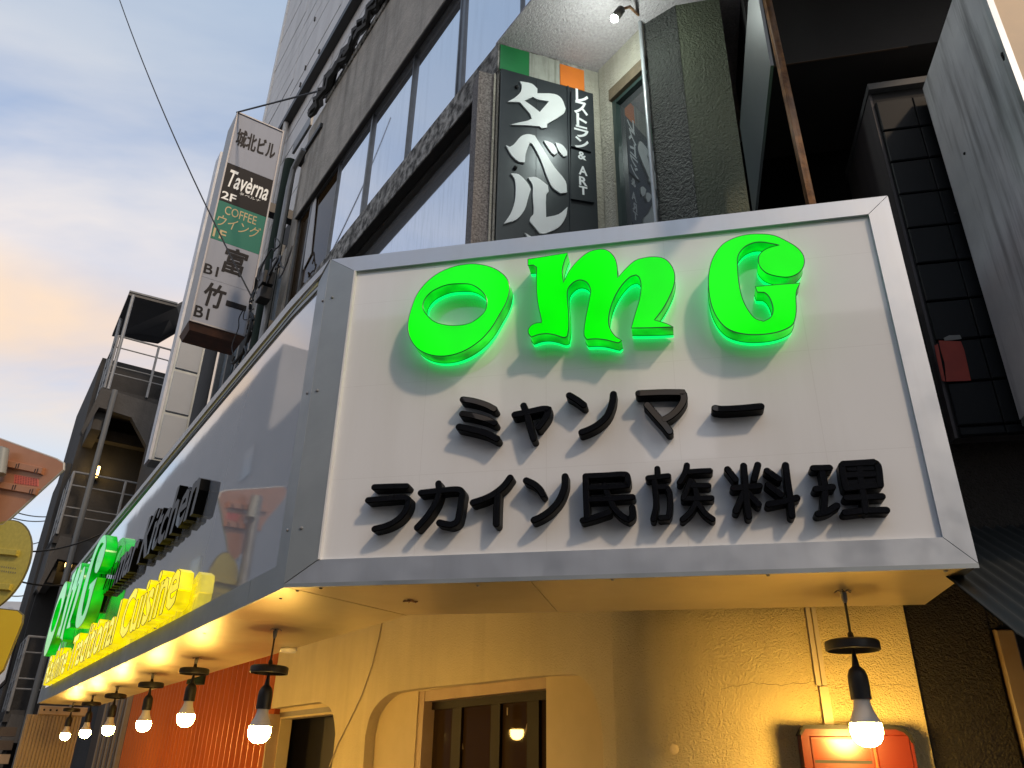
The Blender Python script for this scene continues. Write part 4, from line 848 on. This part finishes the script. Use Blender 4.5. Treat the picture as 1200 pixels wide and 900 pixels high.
for m_, rows_ in ((blk_v, (('城北ビル', .10, .90, 0, .28, .62, .035), ('B1', .05, .30, 3, .66, .90, .03), ('B1', .05, .30, 4, .66, .90, .03), ('富', .36, .78, 3, .06, .72, .05, .1), ('竹', .14, .52, 4, .08, .60, .05, .1), ('一', .56, .92, 4, .36, .47, .05, .1))),
        (white_v, (('Tavèrna', .12, .92, 1, .14, .60, .015, .3), ('タベルナ', .38, .80, 1, .62, .69, .0), ('2F', .06, .34, 1, .74, .94, .02))),
        (gold_v, (('COFFEE', .18, .80, 2, .08, .30), ('ウイング', .08, .92, 2, .34, .64, .0, .2), ('1F', .06, .30, 2, .72, .94, .015)))):
    for rw in rows_: mk('lettering', st(*rw), m_, BG)
for bz_ in (6.15, 4.95): mk('bracket', box(PS, a_ - .5, a_ - .001, bz_, bz_ + .1, -.20, -.10), black_pl, BG)
mk('wall_plate', box(LB, uEnd - .05, uEnd + .35, 6.1, 6.22, .0, .02), steel, BG)
tag(mk('stay_wire', tube([PS.P(b_ if PS.P(b_, 0).dot(L.n) > PS.P(a_, 0).dot(L.n) else a_, sz1 + .01, -.02), LB.P(up_(384, 104)[0], up_(384, 104)[1], .0)], .008, 6), cable_m), 'thin stay wire from the top of the big sign to the concrete wall', 'wire')
lw_ = dp(297, 352, 5.6); fw2 = dp(135, -15, 9)
def sag(a, b, s, n=16): return [a.lerp(b, i / n) - UP * (s * 4 * (i / n) * (1 - i / n)) for i in range(n + 1)]
tag(mk('overhead_cable', tube(sag(lw_, fw2, .12), .006, 6), cable_m), 'thin overhead cable running from the big sign up across the sky', 'wire')
# ================================================================== BLANK WHITE BLADE SIGN
PB = perp(7.0)
q0 = (PB.px(213, 385)[0] + PB.px(178, 538)[0]) / 2; q1 = (PB.px(243, 395)[0] + PB.px(221, 502)[0]) / 2; bz0 = PB.px(178, 538)[1]
ba, bb = min(q0, q1), max(q0, q1)
BB = thing('blank_blade_sign', 'tall blade sign with blank white panels below the big lettered sign', 'sign', PB.P((ba + bb) / 2, bz0))
mk('cabinet', box(PB, ba, bb, bz0, 9, -.3, -.012), aluD, BB)
zl = [bz0, PB.px(192, 483)[1], PB.px(205.6, 433)[1], PB.px(213, 385)[1] + .15, 8.2, 9]
for i in range(5): mk('sign_panel', bbox(PB, ba + .025, bb - .025, zl[i] + .025, zl[i + 1] - .02, -.011, .006, .004), blank_m, BB)
mk('cabinet_side', box(PB, bb + .001, bb + .03, bz0, 9, -.26, -.02), sheet, BB)
# dark neighbour facade behind it
NB = Frame(L.P(0, 0, -1.0), L.d)
ND = thing('dark_building', 'dark neighbouring facade with blue glazing strips between the blade signs', 'building', NB.P(8, 0))
mk('wall', box(NB, uEnd + .8, 11.4, 0, 6.6, -2, -.05), dark_conc, ND)
for i in range(7):
    u = uEnd + 1.0 + i * .45; wq = mk('window', box(NB, u, u + .05, 2.5, 6.3, -.05, .02), frame_al, ND)
    mk('pane', box(NB, u + .05, u + .44, 2.6, 6.2, -.04, -.03), mat('blue_glass', (.12, .17, .22), .1, coat=1), wq)
# ================================================================== CONCRETE STAIR TOWER
T = perp(12.0)
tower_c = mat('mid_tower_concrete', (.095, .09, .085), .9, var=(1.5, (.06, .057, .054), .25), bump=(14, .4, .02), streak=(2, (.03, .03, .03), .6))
tw = thing('stair_tower', 'dark concrete stair tower with balconies, railings and two lit wall lamps', 'building', T.P(-.8, 0))
to = lambda x, y, o=0: T.px(x, y, o)
os_ = -.10; lv = [7.33, 4.77, 2.21]
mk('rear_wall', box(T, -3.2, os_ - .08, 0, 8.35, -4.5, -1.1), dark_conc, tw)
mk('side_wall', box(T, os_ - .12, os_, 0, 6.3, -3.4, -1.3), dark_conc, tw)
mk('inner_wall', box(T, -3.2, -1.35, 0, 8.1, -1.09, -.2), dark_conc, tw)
for i, zf in enumerate(lv):
    b0_, b1_ = (-.24, -1.5)
    o0_ = -.24 if i == 0 else -.14
    mk('balcony_slab', hull([T.P(-1.6, zf - .16, -1.12), T.P(o0_, zf - .16, -1.12), T.P(o0_, zf, -1.12), T.P(-1.6, zf, -1.12), T.P(-1.6, zf - .16, 0), T.P(o0_, zf - .16, 0), T.P(o0_, zf, 0), T.P(-1.6, zf, 0)]), dark_conc, tw)
    dz_ = zf - 7.33
    pp_ = [(u, z + dz_) for u, z in onpl(T, [(119, 454), (197, 478), (215, 520), (205, 560), (192, 556), (178, 534), (154, 489), (116, 477), (97, 509), (95, 505)], .10)]
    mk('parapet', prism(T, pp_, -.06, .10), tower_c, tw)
    mk('side_parapet', box(T, o0_ - .16, o0_, zf - .75, zf - .02, -1.4, -.07), tower_c, tw)
    mk('lintel_beam', box(T, -1.6, o0_ - .18, zf - .62, zf - .42, -1.1, -.9), tower_c, tw)
    rl = mk('railing', join(*[tube([T.P(o0_ - .03, zf + h, .02), T.P(-1.15, zf + h, .02), T.P(-1.28, zf + h - .25, .02)], .018 if h > .8 else .012, 6) for h in (.28, .42, .78, 1.0)],
        *[tube([T.P(o0_ - .03, zf + h, .02), T.P(o0_ - .03, zf + h, -1.1)], .018 if h > .8 else .012, 6) for h in (.28, .42, .78, 1.0)]), steel, tw)
    for uu, vv in ((o0_ - .03, .02), (o0_ - .03, -.5), (o0_ - .03, -1.05), (-.95, .02)):
        mk('post', tube([T.P(uu, zf - .02, vv), T.P(uu, zf + 1.0, vv)], .022, 6), steel, rl)
    mk('door_frame', join(box(T, -1.30, -.42, zf - .42 - .14, zf - .42 - .06, -1.1, -1.02), box(T, -1.33, -1.26, zf - 2.5, zf - .5, -1.1, -1.02)), mat('brown_door_frame', (.10, .075, .05), .6), tw)
for zf, x, y in ((4.77, 112, 553), (2.21, 81, 658)):
    u, z = T.px(x, y, -1.02); wlp = mk('wall_lamp', box(T, u - .05, u + .05, z - .13, z + .09, -1.1, -1.0), black_pl, tw)
    mk('lit_lamp_glass', bbox(T, u - .05, u + .05, z - .1, z + .09, -.999, -.93, .01), lamp_y, wlp)
    ll = bpy.data.lights.new('wall_lamp_light', 'POINT'); ll.energy = 3; ll.color = (1, .62, .2); ll.shadow_soft_size = .05
    lo_ = bpy.data.objects.new('wall_lamp_light', ll); COL.objects.link(lo_); lo_.location = T.P(u, z, -.82)
mk('drain_pipe', tube([T.P(-.43, 7.25, .17), T.P(-.43, 0, .17)], .045, 10), mat('grey_drain_pipe', (.13, .135, .135), .55), tw, smooth=True)
ct = [(-.25, 9.19), (-1.08, 9.22)]
cz = 9.2; cb_ = [atz(150.6, 345.5, cz), atz(207, 360, cz), atz(222, 352, cz + .2), atz(216, 385, cz + .2), atz(185, 403, cz), atz(131, 394, cz)]
n6 = len(cb_); mk('canopy_roof', ([p for p in cb_] + [p + UP * .07 for p in cb_], [tuple(range(n6)), tuple(range(2 * n6 - 1, n6 - 1, -1))] + [(i, (i + 1) % n6, (i + 1) % n6 + n6, i + n6) for i in range(n6)]), mat('dark_canopy_metal', (.06, .06, .062), .5), tw)
mk('canopy_post', tube([T.P(-.33, 7.3, .02), T.P(-.33, 9.2, .02)], .03, 8), steel, tw, smooth=True); mk('canopy_post', tube([T.P(-.30, 7.3, -1.0), T.P(-.30, 9.2, -1.0)], .03, 8), steel, tw, smooth=True)
mk('canopy_edge', tube([cb_[0] + UP * .075, cb_[1] + UP * .075], .025, 6), steel, tw)
# ================================================================== FAR APARTMENT BLOCK, WIRES
AO = dp(-60, 740, 70); AO.z = 0
AF = Frame(AO, V((1, .06, 0)))
AP = thing('apartment_block', 'pale multi-storey apartment block far away at the lower left', 'building', AF.P(0, 0))
topz = AF.px(20, 705)[1]; xw0, xw1 = AF.px(-80, 740)[0], AF.px(52, 740)[0]
mk('wall', box(AF, xw0, xw1, 0, topz, -12, 0), apt_w, AP); fl = 2.6; z = topz - .8; nfl = 0
while z > 3:
    mk('balcony_rail', box(AF, xw0, xw1, z - 1.9, z - .85, .3, .9), apt_w, AP)
    for i in range(int((xw1 - xw0) / 3.2)):
        wq = mk('window', box(AF, xw0 + .5 + i * 3.2, xw0 + 2.6 + i * 3.2, z - 1.9, z - .1, 0.0, .04), apt_d, AP)
    for i in range(int((xw1 - xw0) / 3.2) + 1): mk('balcony_divider', box(AF, xw0 + i * 3.2 - .08, xw0 + i * 3.2 + .08, z - 2.6, z + .2, .04, .85), apt_w, AP)
    z -= fl
for i, ((x0, y0), (x1, y1), t0, t1, lb_) in enumerate((((-10, 587), (75, 603), 14, 18, 'uppermost thin wire crossing the sky between the sign backs and the tower'), ((-10, 596), (70, 607), 14, 18, 'second thin wire from the top beside the concrete tower'), ((-10, 641), (120, 625), 10, 12, 'wire sagging in front of the tower at its lower landing'), ((-10, 668), (110, 678), 10, 12, 'black wire crossing in front of the tower above the far apartments'), ((-10, 634), (64, 628), 14, 18, 'thin wire just above the sagging black wire at the far left'), ((-10, 690), (50, 690), 14, 18, 'lowest thin wire just above the far apartment roof'))):
    tag(mk('power_line', tube(sag(dp(x0, y0, t0), dp(x1, y1, t1), .15), .012, 5), cable_m), lb_ if len(lb_) > 1 else lb_, 'wire', 'overhead wires at the far left')
# ================================================================== TRAFFIC SIGN BACKS
def plane_pts(fr, pts, o=0): return onpl(fr, pts, o)
TS = Frame(dp(5, 600, 4.3), V((1, -.35, 0)))
RD = thing('road_sign', 'back of a triangular road sign above a round and a yellow sign on one pole', 'road sign', TS.P(0, 0))
tri = plane_pts(TS, [(-70, 497), (-60, 505), (66, 540), (73, 545), (74, 550), (5, 615), (-4, 618), (-16, 610), (-80, 520)])
tri = plane_pts(TS, [(-62, 492), (66, 538), (74, 543), (74, 550), (4, 614), (-4, 616), (-12, 611), (-72, 505), (-70, 495)])
tp = mk('triangle_plate', prism(TS, tri, -.012, -.0), tri_back, RD)
mk('plate_rim', tube([TS.P(*p, -.006) for p in tri + tri[:1]], .007, 6), sign_edge, tp)
c = TS.px(-8, 663); r = abs(TS.px(31, 668)[0] - c[0])
ci = [(c[0] + r * math.cos(2 * math.pi * k / 40), c[1] + r * math.sin(2 * math.pi * k / 40)) for k in range(40)]
cp_ = mk('round_plate', prism(TS, ci, -.012, 0), cir_back, RD); mk('plate_rim', tube([TS.P(*p, -.006) for p in ci + ci[:1]], .006, 6), mat('dark_rim', (.12, .1, .03), .5), cp_)
rc = plane_pts(TS, [(-60, 708), (20, 716), (26, 721), (25, 730), (3, 785), (-2, 790), (-60, 800)])
rp_ = mk('square_plate', prism(TS, rc, -.012, 0), yel_back, RD); mk('plate_rim', tube([TS.P(*p, -.006) for p in rc + rc[:1]], .006, 6), mat('dark_rim', (.12, .1, .03), .5), rp_)
def strip(pl, x0, y0, x1, y1, h, m_, par):
    a, b = TS.px(x0, y0, .012), TS.px(x1, y1, .012); mk('channel_rail', hull([TS.P(a[0], a[1] - h, 0), TS.P(b[0], b[1] - h, 0), TS.P(b[0], b[1] + h, 0), TS.P(a[0], a[1] + h, 0), TS.P(a[0], a[1] - h * .8, .018), TS.P(b[0], b[1] - h * .8, .018), TS.P(b[0], b[1] + h * .8, .018), TS.P(a[0], a[1] + h * .8, .018)]), m_, par)
strip(tp, -40, 533, 50, 552, .021, tri_back, tp); strip(tp, -40, 561, 43, 576, .021, tri_back, tp)
strip(cp_, -40, 642, 20, 648, .017, cir_back, cp_); strip(cp_, -40, 684, 12, 688, .017, cir_back, cp_)
for x, y in ((20, 546), (42, 552), (16, 571), (36, 576)):
    u, z = TS.px(x, y, .02)
    for k in (-.009, .009): mk('bolt_slot', box(TS, u + k - .004, u + k + .004, z - .014, z + .014, .0181, .0195), mat('dark_brown_slot', (.06, .03, .02), .6), tp)
lab = [TS.px(x, y, .002) for x, y in ((17, 556), (45, 561), (45, 570), (16, 566))]
mk('paper_label', prism(TS, lab, .0, .0015), pinkred, tp)
for k in range(5):
    t0 = k / 5 + .05; row = [V(lab[0]).lerp(V(lab[3]), t0), V(lab[1]).lerp(V(lab[2]), t0)]
    pts = []
    for j in range(9):
        a = row[0].lerp(row[1], .04 + j * .105); b = row[0].lerp(row[1], .04 + j * .105 + .07); pts.append(([TS.P(a.x, a.y, .0017), TS.P(b.x, b.y, .0017), TS.P(b.x, b.y - .006, .0017), TS.P(a.x, a.y - .006, .0017)], [(0, 1, 2, 3)]))
    mk('print_line', join(*pts), mat('dark_red_print', (.35, .05, .03), .5), tp)
for j in range(2):
    pts = []
    for k in range(10):
        u, z = TS.px(-6 + k * 2.6, 664 + j * 5 + k * .35, .002); pts.append(([TS.P(u - .004, z, .0012), TS.P(u + .004, z, .0012), TS.P(u + .004, z + .008, .0012), TS.P(u - .004, z + .008, .0012)], [(0, 1, 2, 3)]))
    mk('print_line', join(*pts), mat('grey_print', (.2, .19, .12), .5), cp_)
pb = TS.px(-22, 600, .05)[0]; mk('pole', tube([TS.P(pb, 0, .055), TS.P(pb, TS.px(4, 525, .05)[1], .055)], .035, 14), steel, RD, smooth=True)
pc = TS.px(3, 541, .05); mk('pole_cap', tube([TS.P(TS.px(4, 527, .05)[0], TS.px(4, 527, .05)[1], .05), TS.P(TS.px(0, 556, .05)[0], TS.px(0, 556, .05)[1], .05)], .03, 14), mat('grey_sleeve', (.3, .31, .28), .5), RD, smooth=True)
# small hanging shop sign further off
XS = dp(8, 768, 9); XF = Frame(XS, V((1, .3, 0)))
xp = onpl(XF, [(-6, 745), (14, 735), (22, 738), (6, 800), (-6, 812)], 0)
XB = mk('shop_sign_board', prism(XF, xp, -.06, 0), mat('black_sign_case', (.02, .02, .025), .4)); tag(XB, 'small dark framed signboard hanging below the yellow sign back', 'sign')
xi = [(a * .86 + sum(p[0] for p in xp) / 5 * .14, b * .9 + sum(p[1] for p in xp) / 5 * .1) for a, b in xp]; mk('sign_face', prism(XF, [(a, b) for a, b in xi], .001, .004), mat('pale_sign_face', (.5, .55, .62), .4), XB)
ud, zd = XF.px(11, 752, .006); mk('red_dot', lathe([(.0, .002), (.06, .002), (.06, 0)], XF.P(ud, zd, .006), 14, XF.n), mat('red_dot_print', (.55, .03, .03), .5), XB)
# ================================================================== RIGHT-HAND NEIGHBOUR
RF = Frame(F.P(0, 0, -0.40), F.d)
softz = RF.px(922, 75)[1]; gu, gzt = RF.px(1082, 107); gzb = RF.px(1191, 494)[1]; gu = (gu + RF.px(1191, 494)[0]) / 2
RBd = thing('dark_annex', 'very dark building block overhanging the gap at the upper right', 'building', RF.P(2, 0))
mk('upper_wall', box(RF, RF.px(898, 60)[0] - .05, 4.5, softz, 9, -.5, 0), mat('charcoal_wall', (.020, .019, .019), .8, var=(3, (.014, .013, .013), .3), bump=(30, .3, .006)), RBd)
mk('edge_angle', box(RF, RF.px(898, 60)[0] - .05, gu - .002, softz - .004, softz - .001, -.004, .002), mat('brown_edge', (.06, .035, .02), .7), RBd)
mk('rear_wall', box(RF, 1.05, 4.5, 0, softz, -1.6, -1.5), dark, RBd)
mk('side_wall', box(RF, 3.8, 4.5, 0, softz - .02, -1.5, -.0), dark, RBd)
mk('gap_top', box(RF, 1.35, 4.5, 6.0, 6.1, -3, -.5), dark, RBd)
RFb = RF.px(899, 0, .03); RFe = RF.px(950, 237, .03)
tag(mk('rusty_pipe', tube([RF.P(RFb[0] - .01, RFb[1] + .5, .03), RF.P(RFb[0], RFb[1], .03), RF.P(RFe[0], RFe[1], .03), RF.P(RFe[0] + .02, 2.5, .03)], .0165, 4), rust), 'rusty steel angle pipe standing in the dark gap right of the pillar', 'pipe')
pz0 = RF.px(880, 243, 0)
PU = F.px(867, 147, -.36)[0]
PPl = Frame(F.P(PU, 0, -.36), F.n)            # plane square to F
def ppx(x, y): return PPl.px(x, y)
pan = [ppx(*p) for p in ((875, 0), (867, 147), (882, 262), (903, 77), (892, 10), (890, -12), (876, -20))]
zc0 = ppx(880, 243)[1]
mk('x', ([V((0, 0, -5))] * 3, [(0, 1, 2)]), dark) if False else None
a1_, zA = ppx(867, 147); a2_, zC = ppx(903, 77); _, zB_ = ppx(875, 0)
tag(mk('side_sign_panel', box(PPl, a1_, a2_, zC - .0, zA + 1e-4 if zA > zC else zC + .6, -.008, 0.0), slab_blue), 'dull blue-grey sign panel seen edge-on between the olive pillar and the rusty pipe', 'sign')
# tile-clad column
TCf = Frame(RF.P(0, 0, -.02), F.d)
cu0, cz1 = TCf.px(1019, 108); cu0b = TCf.px(1059, 268)[0]; cu0 = (cu0 + cu0b) / 2; cz0 = TCf.px(1118, 512)[1]
TCn = thing('tile_clad_column', 'black column clad in large square panels with a torn red sticker', 'column', TCf.P(cu0 + .1, cz0))
mk('core', box(TCf, cu0, gu + .3, cz0, cz1, -.45, -.012), mat('column_core', (.075, .068, .072), .6, streak=(20, (.04, .038, .04), .7)), TCn)
mk('backing_board', box(TCf, cu0 + .008, gu + .3, cz0, cz1, -.0119, -.0112), dark, TCn)
mk('cap', box(TCf, cu0 - .004, gu + .3, cz1 + .001, cz1 + .028, -.45, .012), mat('grey_cap', (.07, .072, .076), .6), TCn)
rows = [TCf.px(1030, 154)[1], TCf.px(1040, 192)[1], TCf.px(1050, 230)[1], TCf.px(1059, 268)[1]]; ph = (rows[0] - rows[3]) / 3
z = rows[0] + ph; tw_ = .118
while z > cz0 + .02:
    for j in range(5):
        u = cu0 + .012 + j * tw_
        zlo = max(z - ph, cz0); mk('wall_tile', bbox(TCf, u + .0006, u + tw_ - .0006, zlo + .003, min(z, cz1) - .003, -.0115, random.uniform(-.0012, .001), .003), tile_m, TCn)
    z -= ph
stp = onpl(TCf, [(1100, 399), (1126, 400), (1130, 410), (1138, 446), (1109, 447), (1107, 425), (1103, 412)], .003); stp2 = onpl(TCf, [(1095, 405), (1099, 403), (1108, 447), (1104, 446), (1099, 425)], .003)
mk('sticker', join(prism(TCf, stp, .0015, .003), prism(TCf, stp2, .0015, .003)), red_st, TCn)
mk('sticker_scrap', prism(TCf, onpl(TCf, [(1106, 396), (1112, 393), (1125, 392.5), (1127, 397), (1116, 398.5), (1107, 399)], .003), .0015, .003), mat('torn_white_paper', (.22, .23, .22), .7), TCn)
# sheet metal sign box
BXf = Frame(RF.P(gu, 0), F.n)                  # its left side plane; u runs towards the viewer
e0 = BXf.px(1082, 107)[0]; e1 = (BXf.px(1152, 0)[0] + BXf.px(1200, 130)[0]) / 2
ea, eb = min(e0, e1), max(e0, e1)
SB = thing('sheet_metal_sign', 'large streaked grey sheet metal sign box with a cream front at the right edge', 'sign', BXf.P(ea, gzb))
xin = -1 if BXf.n.dot(F.d) > 0 else -1
mk('side_sheet', box(BXf, ea, eb - .001, gzb, gzt + .0, -.5, 0.0), sheet, SB)
mk('edge_trim', box(BXf, eb - .0, eb + .022, gzb - .01, gzt + .01, -.012, .004), alu, SB)
mk('front_face', box(BXf, eb, eb + .012, gzb, gzt, -.5, -.0125), orange_p, SB)
mk('bottom_lip', box(BXf, ea, eb, gzb - .02, gzb - .001, -.5, -.002), aluD, SB)
for x, y in ((1176, 62), (1120, 250), (1130, 180)):
    u, z = BXf.px(x, y, .002); mk('rivet', lathe([(.005, 0), (.004, .004), (0, .005)], BXf.P(u, z, 0), 8, BXf.n), dark, SB)
u, z = BXf.px(1176, 66, .003); mk('hook', tube([BXf.P(u, z + .012, .004), BXf.P(u + .004, z, .008), BXf.P(u, z - .014, .004)], .003, 5), dark, SB)
# broken timber and bracket bits below it
bits = thing('broken_bracket', 'splintered pale timber scraps on a dark bracket under the tiled column', 'debris', TCf.P(cu0 + .1, cz0 - .1))
mk('dark_board', box(TCf, cu0 - .1, gu + .5, cz0 - .26, cz0 - .03, -.4, -.1), mat('charred_board', (.014, .012, .011), .8, bump=(20, .8, .02)), bits)
for i in range(26):
    x, y = random.uniform(1112, 1196), random.uniform(532, 562); u, z = TCf.px(x, y, -.09); l_, a = random.uniform(.004, .018), random.uniform(-.5, .6)
    mk('splinter', hull([TCf.P(u, z, -.1), TCf.P(u + l_, z + a * l_ * .3, -.1), TCf.P(u + l_, z + .003 + a * l_ * .3, -.1), TCf.P(u, z + .003, -.1), TCf.P(u, z, -.094), TCf.P(u + l_, z + a * l_ * .3, -.094), TCf.P(u + l_, z + .003 + a * l_ * .3, -.094), TCf.P(u, z + .003, -.094)]), mat('splintered_wood', (.22, .16, .10), .8), bits)
a = TCf.px(1131, 590, -.09); b = TCf.px(1158, 567, -.09)
mk('broken_strut', tube([TCf.P(a[0], a[1], -.09), TCf.P(b[0], b[1], -.09)], .008, 6), mat('splintered_wood', (.22, .16, .10), .8), bits)
# corrugated awning
AWa = Frame(F.P(0, 0, -.33), F.d); AWb = Frame(F.P(0, 0, .22), F.d)
pA = AWa.px(1098, 640); pB = AWb.px(1192, 746); zA2, zB2 = pA[1], pB[1]
uA = pB[0]; oA = -.33 - .5; zA2 = zA2 + (zA2 - zB2) * .5 / .55
vs, fs = [], []; nseg = 300
for s_ in range(2):
    for i in range(nseg + 1):
        u = uA + i * .0038; w = .0045 * math.cos(i * math.pi / 4)
        for o, z in ((oA, zA2), (.22, zB2)): vs.append(F.P(u, z + w + (.003 if s_ else 0), o))
n2 = (nseg + 1) * 2
for s_ in range(2):
    for i in range(nseg):
        b_2 = s_ * n2 + i * 2; fs.append((b_2, b_2 + 1, b_2 + 3, b_2 + 2))
for i in range(nseg): fs.append((i * 2 + 1, i * 2 + 3, n2 + i * 2 + 3, n2 + i * 2 + 1))
AWN = thing('corrugated_awning', 'dark corrugated awning sloping out at the lower right corner', 'awning', F.P(uA, zA2, oA))
mk('corrugated_sheet', (vs, fs), corr, AWN, smooth=True)
# ================================================================== ACROSS THE STREET (seen in the glossy panels)
OP = Frame(L.P(0, 0, 7.0), L.d, L.P(0, 0, 0))
B1 = thing('street_building', 'plain grey building across the street, reflected in the side panel', 'building', OP.P(6, 0))
mk('wall', box(OP, -1.5, 7, 0, 4.0, -5, 0), opp, B1)
for i in range(3): mk('window', box(OP, .5 + i * 2.6, 1.2 + i * 2.6, 2.2, 3.2, 0.0, .03), apt_d, B1)
mk('parapet', box(OP, -1.6, 7.1, 4.001, 4.15, -5, .06), opp, B1)
B2 = thing('street_building', 'paler taller building across the street further along', 'building', OP.P(12, 0))
mk('wall', box(OP, 7.2, 20, 0, 5.0, -5, .2), opp2, B2)
for i in range(5):
    for k in range(1): mk('window', box(OP, 8 + i * 2.4, 9.2 + i * 2.4, 2.6 + k * 2.5, 3.9 + k * 2.5, .2, .23), apt_d, B2)
OF2 = Frame(F.P(0, 0, 9.0), F.d, F.P(0, 0, 0))
B3 = thing('street_building', 'grey building facing the corner from behind the viewer', 'building', OF2.P(0, 0))  # unseen; its stepped wall heights shape what the letters and front panel reflect
for u_a, u_b, h_ in ((-9, -3.2, 8.5), (-3.19, -1.6, 6.4), (-1.59, .4, 9.5), (.41, 1.9, 5.6), (1.91, 7, 7.8)): mk('wall', box(OF2, u_a, u_b, 0, h_, -5, 0), opp, B3)
for i in range(5):
    for k in range(2): mk('window', box(OF2, -8 + i * 2.5, -6.8 + i * 2.5, 1 + k * 2.7, 2.6 + k * 2.7, 0, .03), apt_d, B3)
B4 = thing('street_building', 'tall pale building far along the street, its skyline reflected in the side panel', 'building', OP.P(30, 0))
mk('wall', box(OP, 20.2, 26.5, 0, 13.0, -6, 0), opp2, B4); mk('taller_wing', box(OP, 26.6, 60, 0, 17.0, -6, -.1), opp2, B4)
for i in range(4):
    for k in range(3): mk('window', box(OP, 28 + i * 6, 29.4 + i * 6, 5 + k * 3.4, 6.3 + k * 3.4, -.1, -.06), apt_d, B4)
bpy.data.objects.remove(_to)
for o in list(bpy.data.objects):
    if '_o' in o: del o['_o']
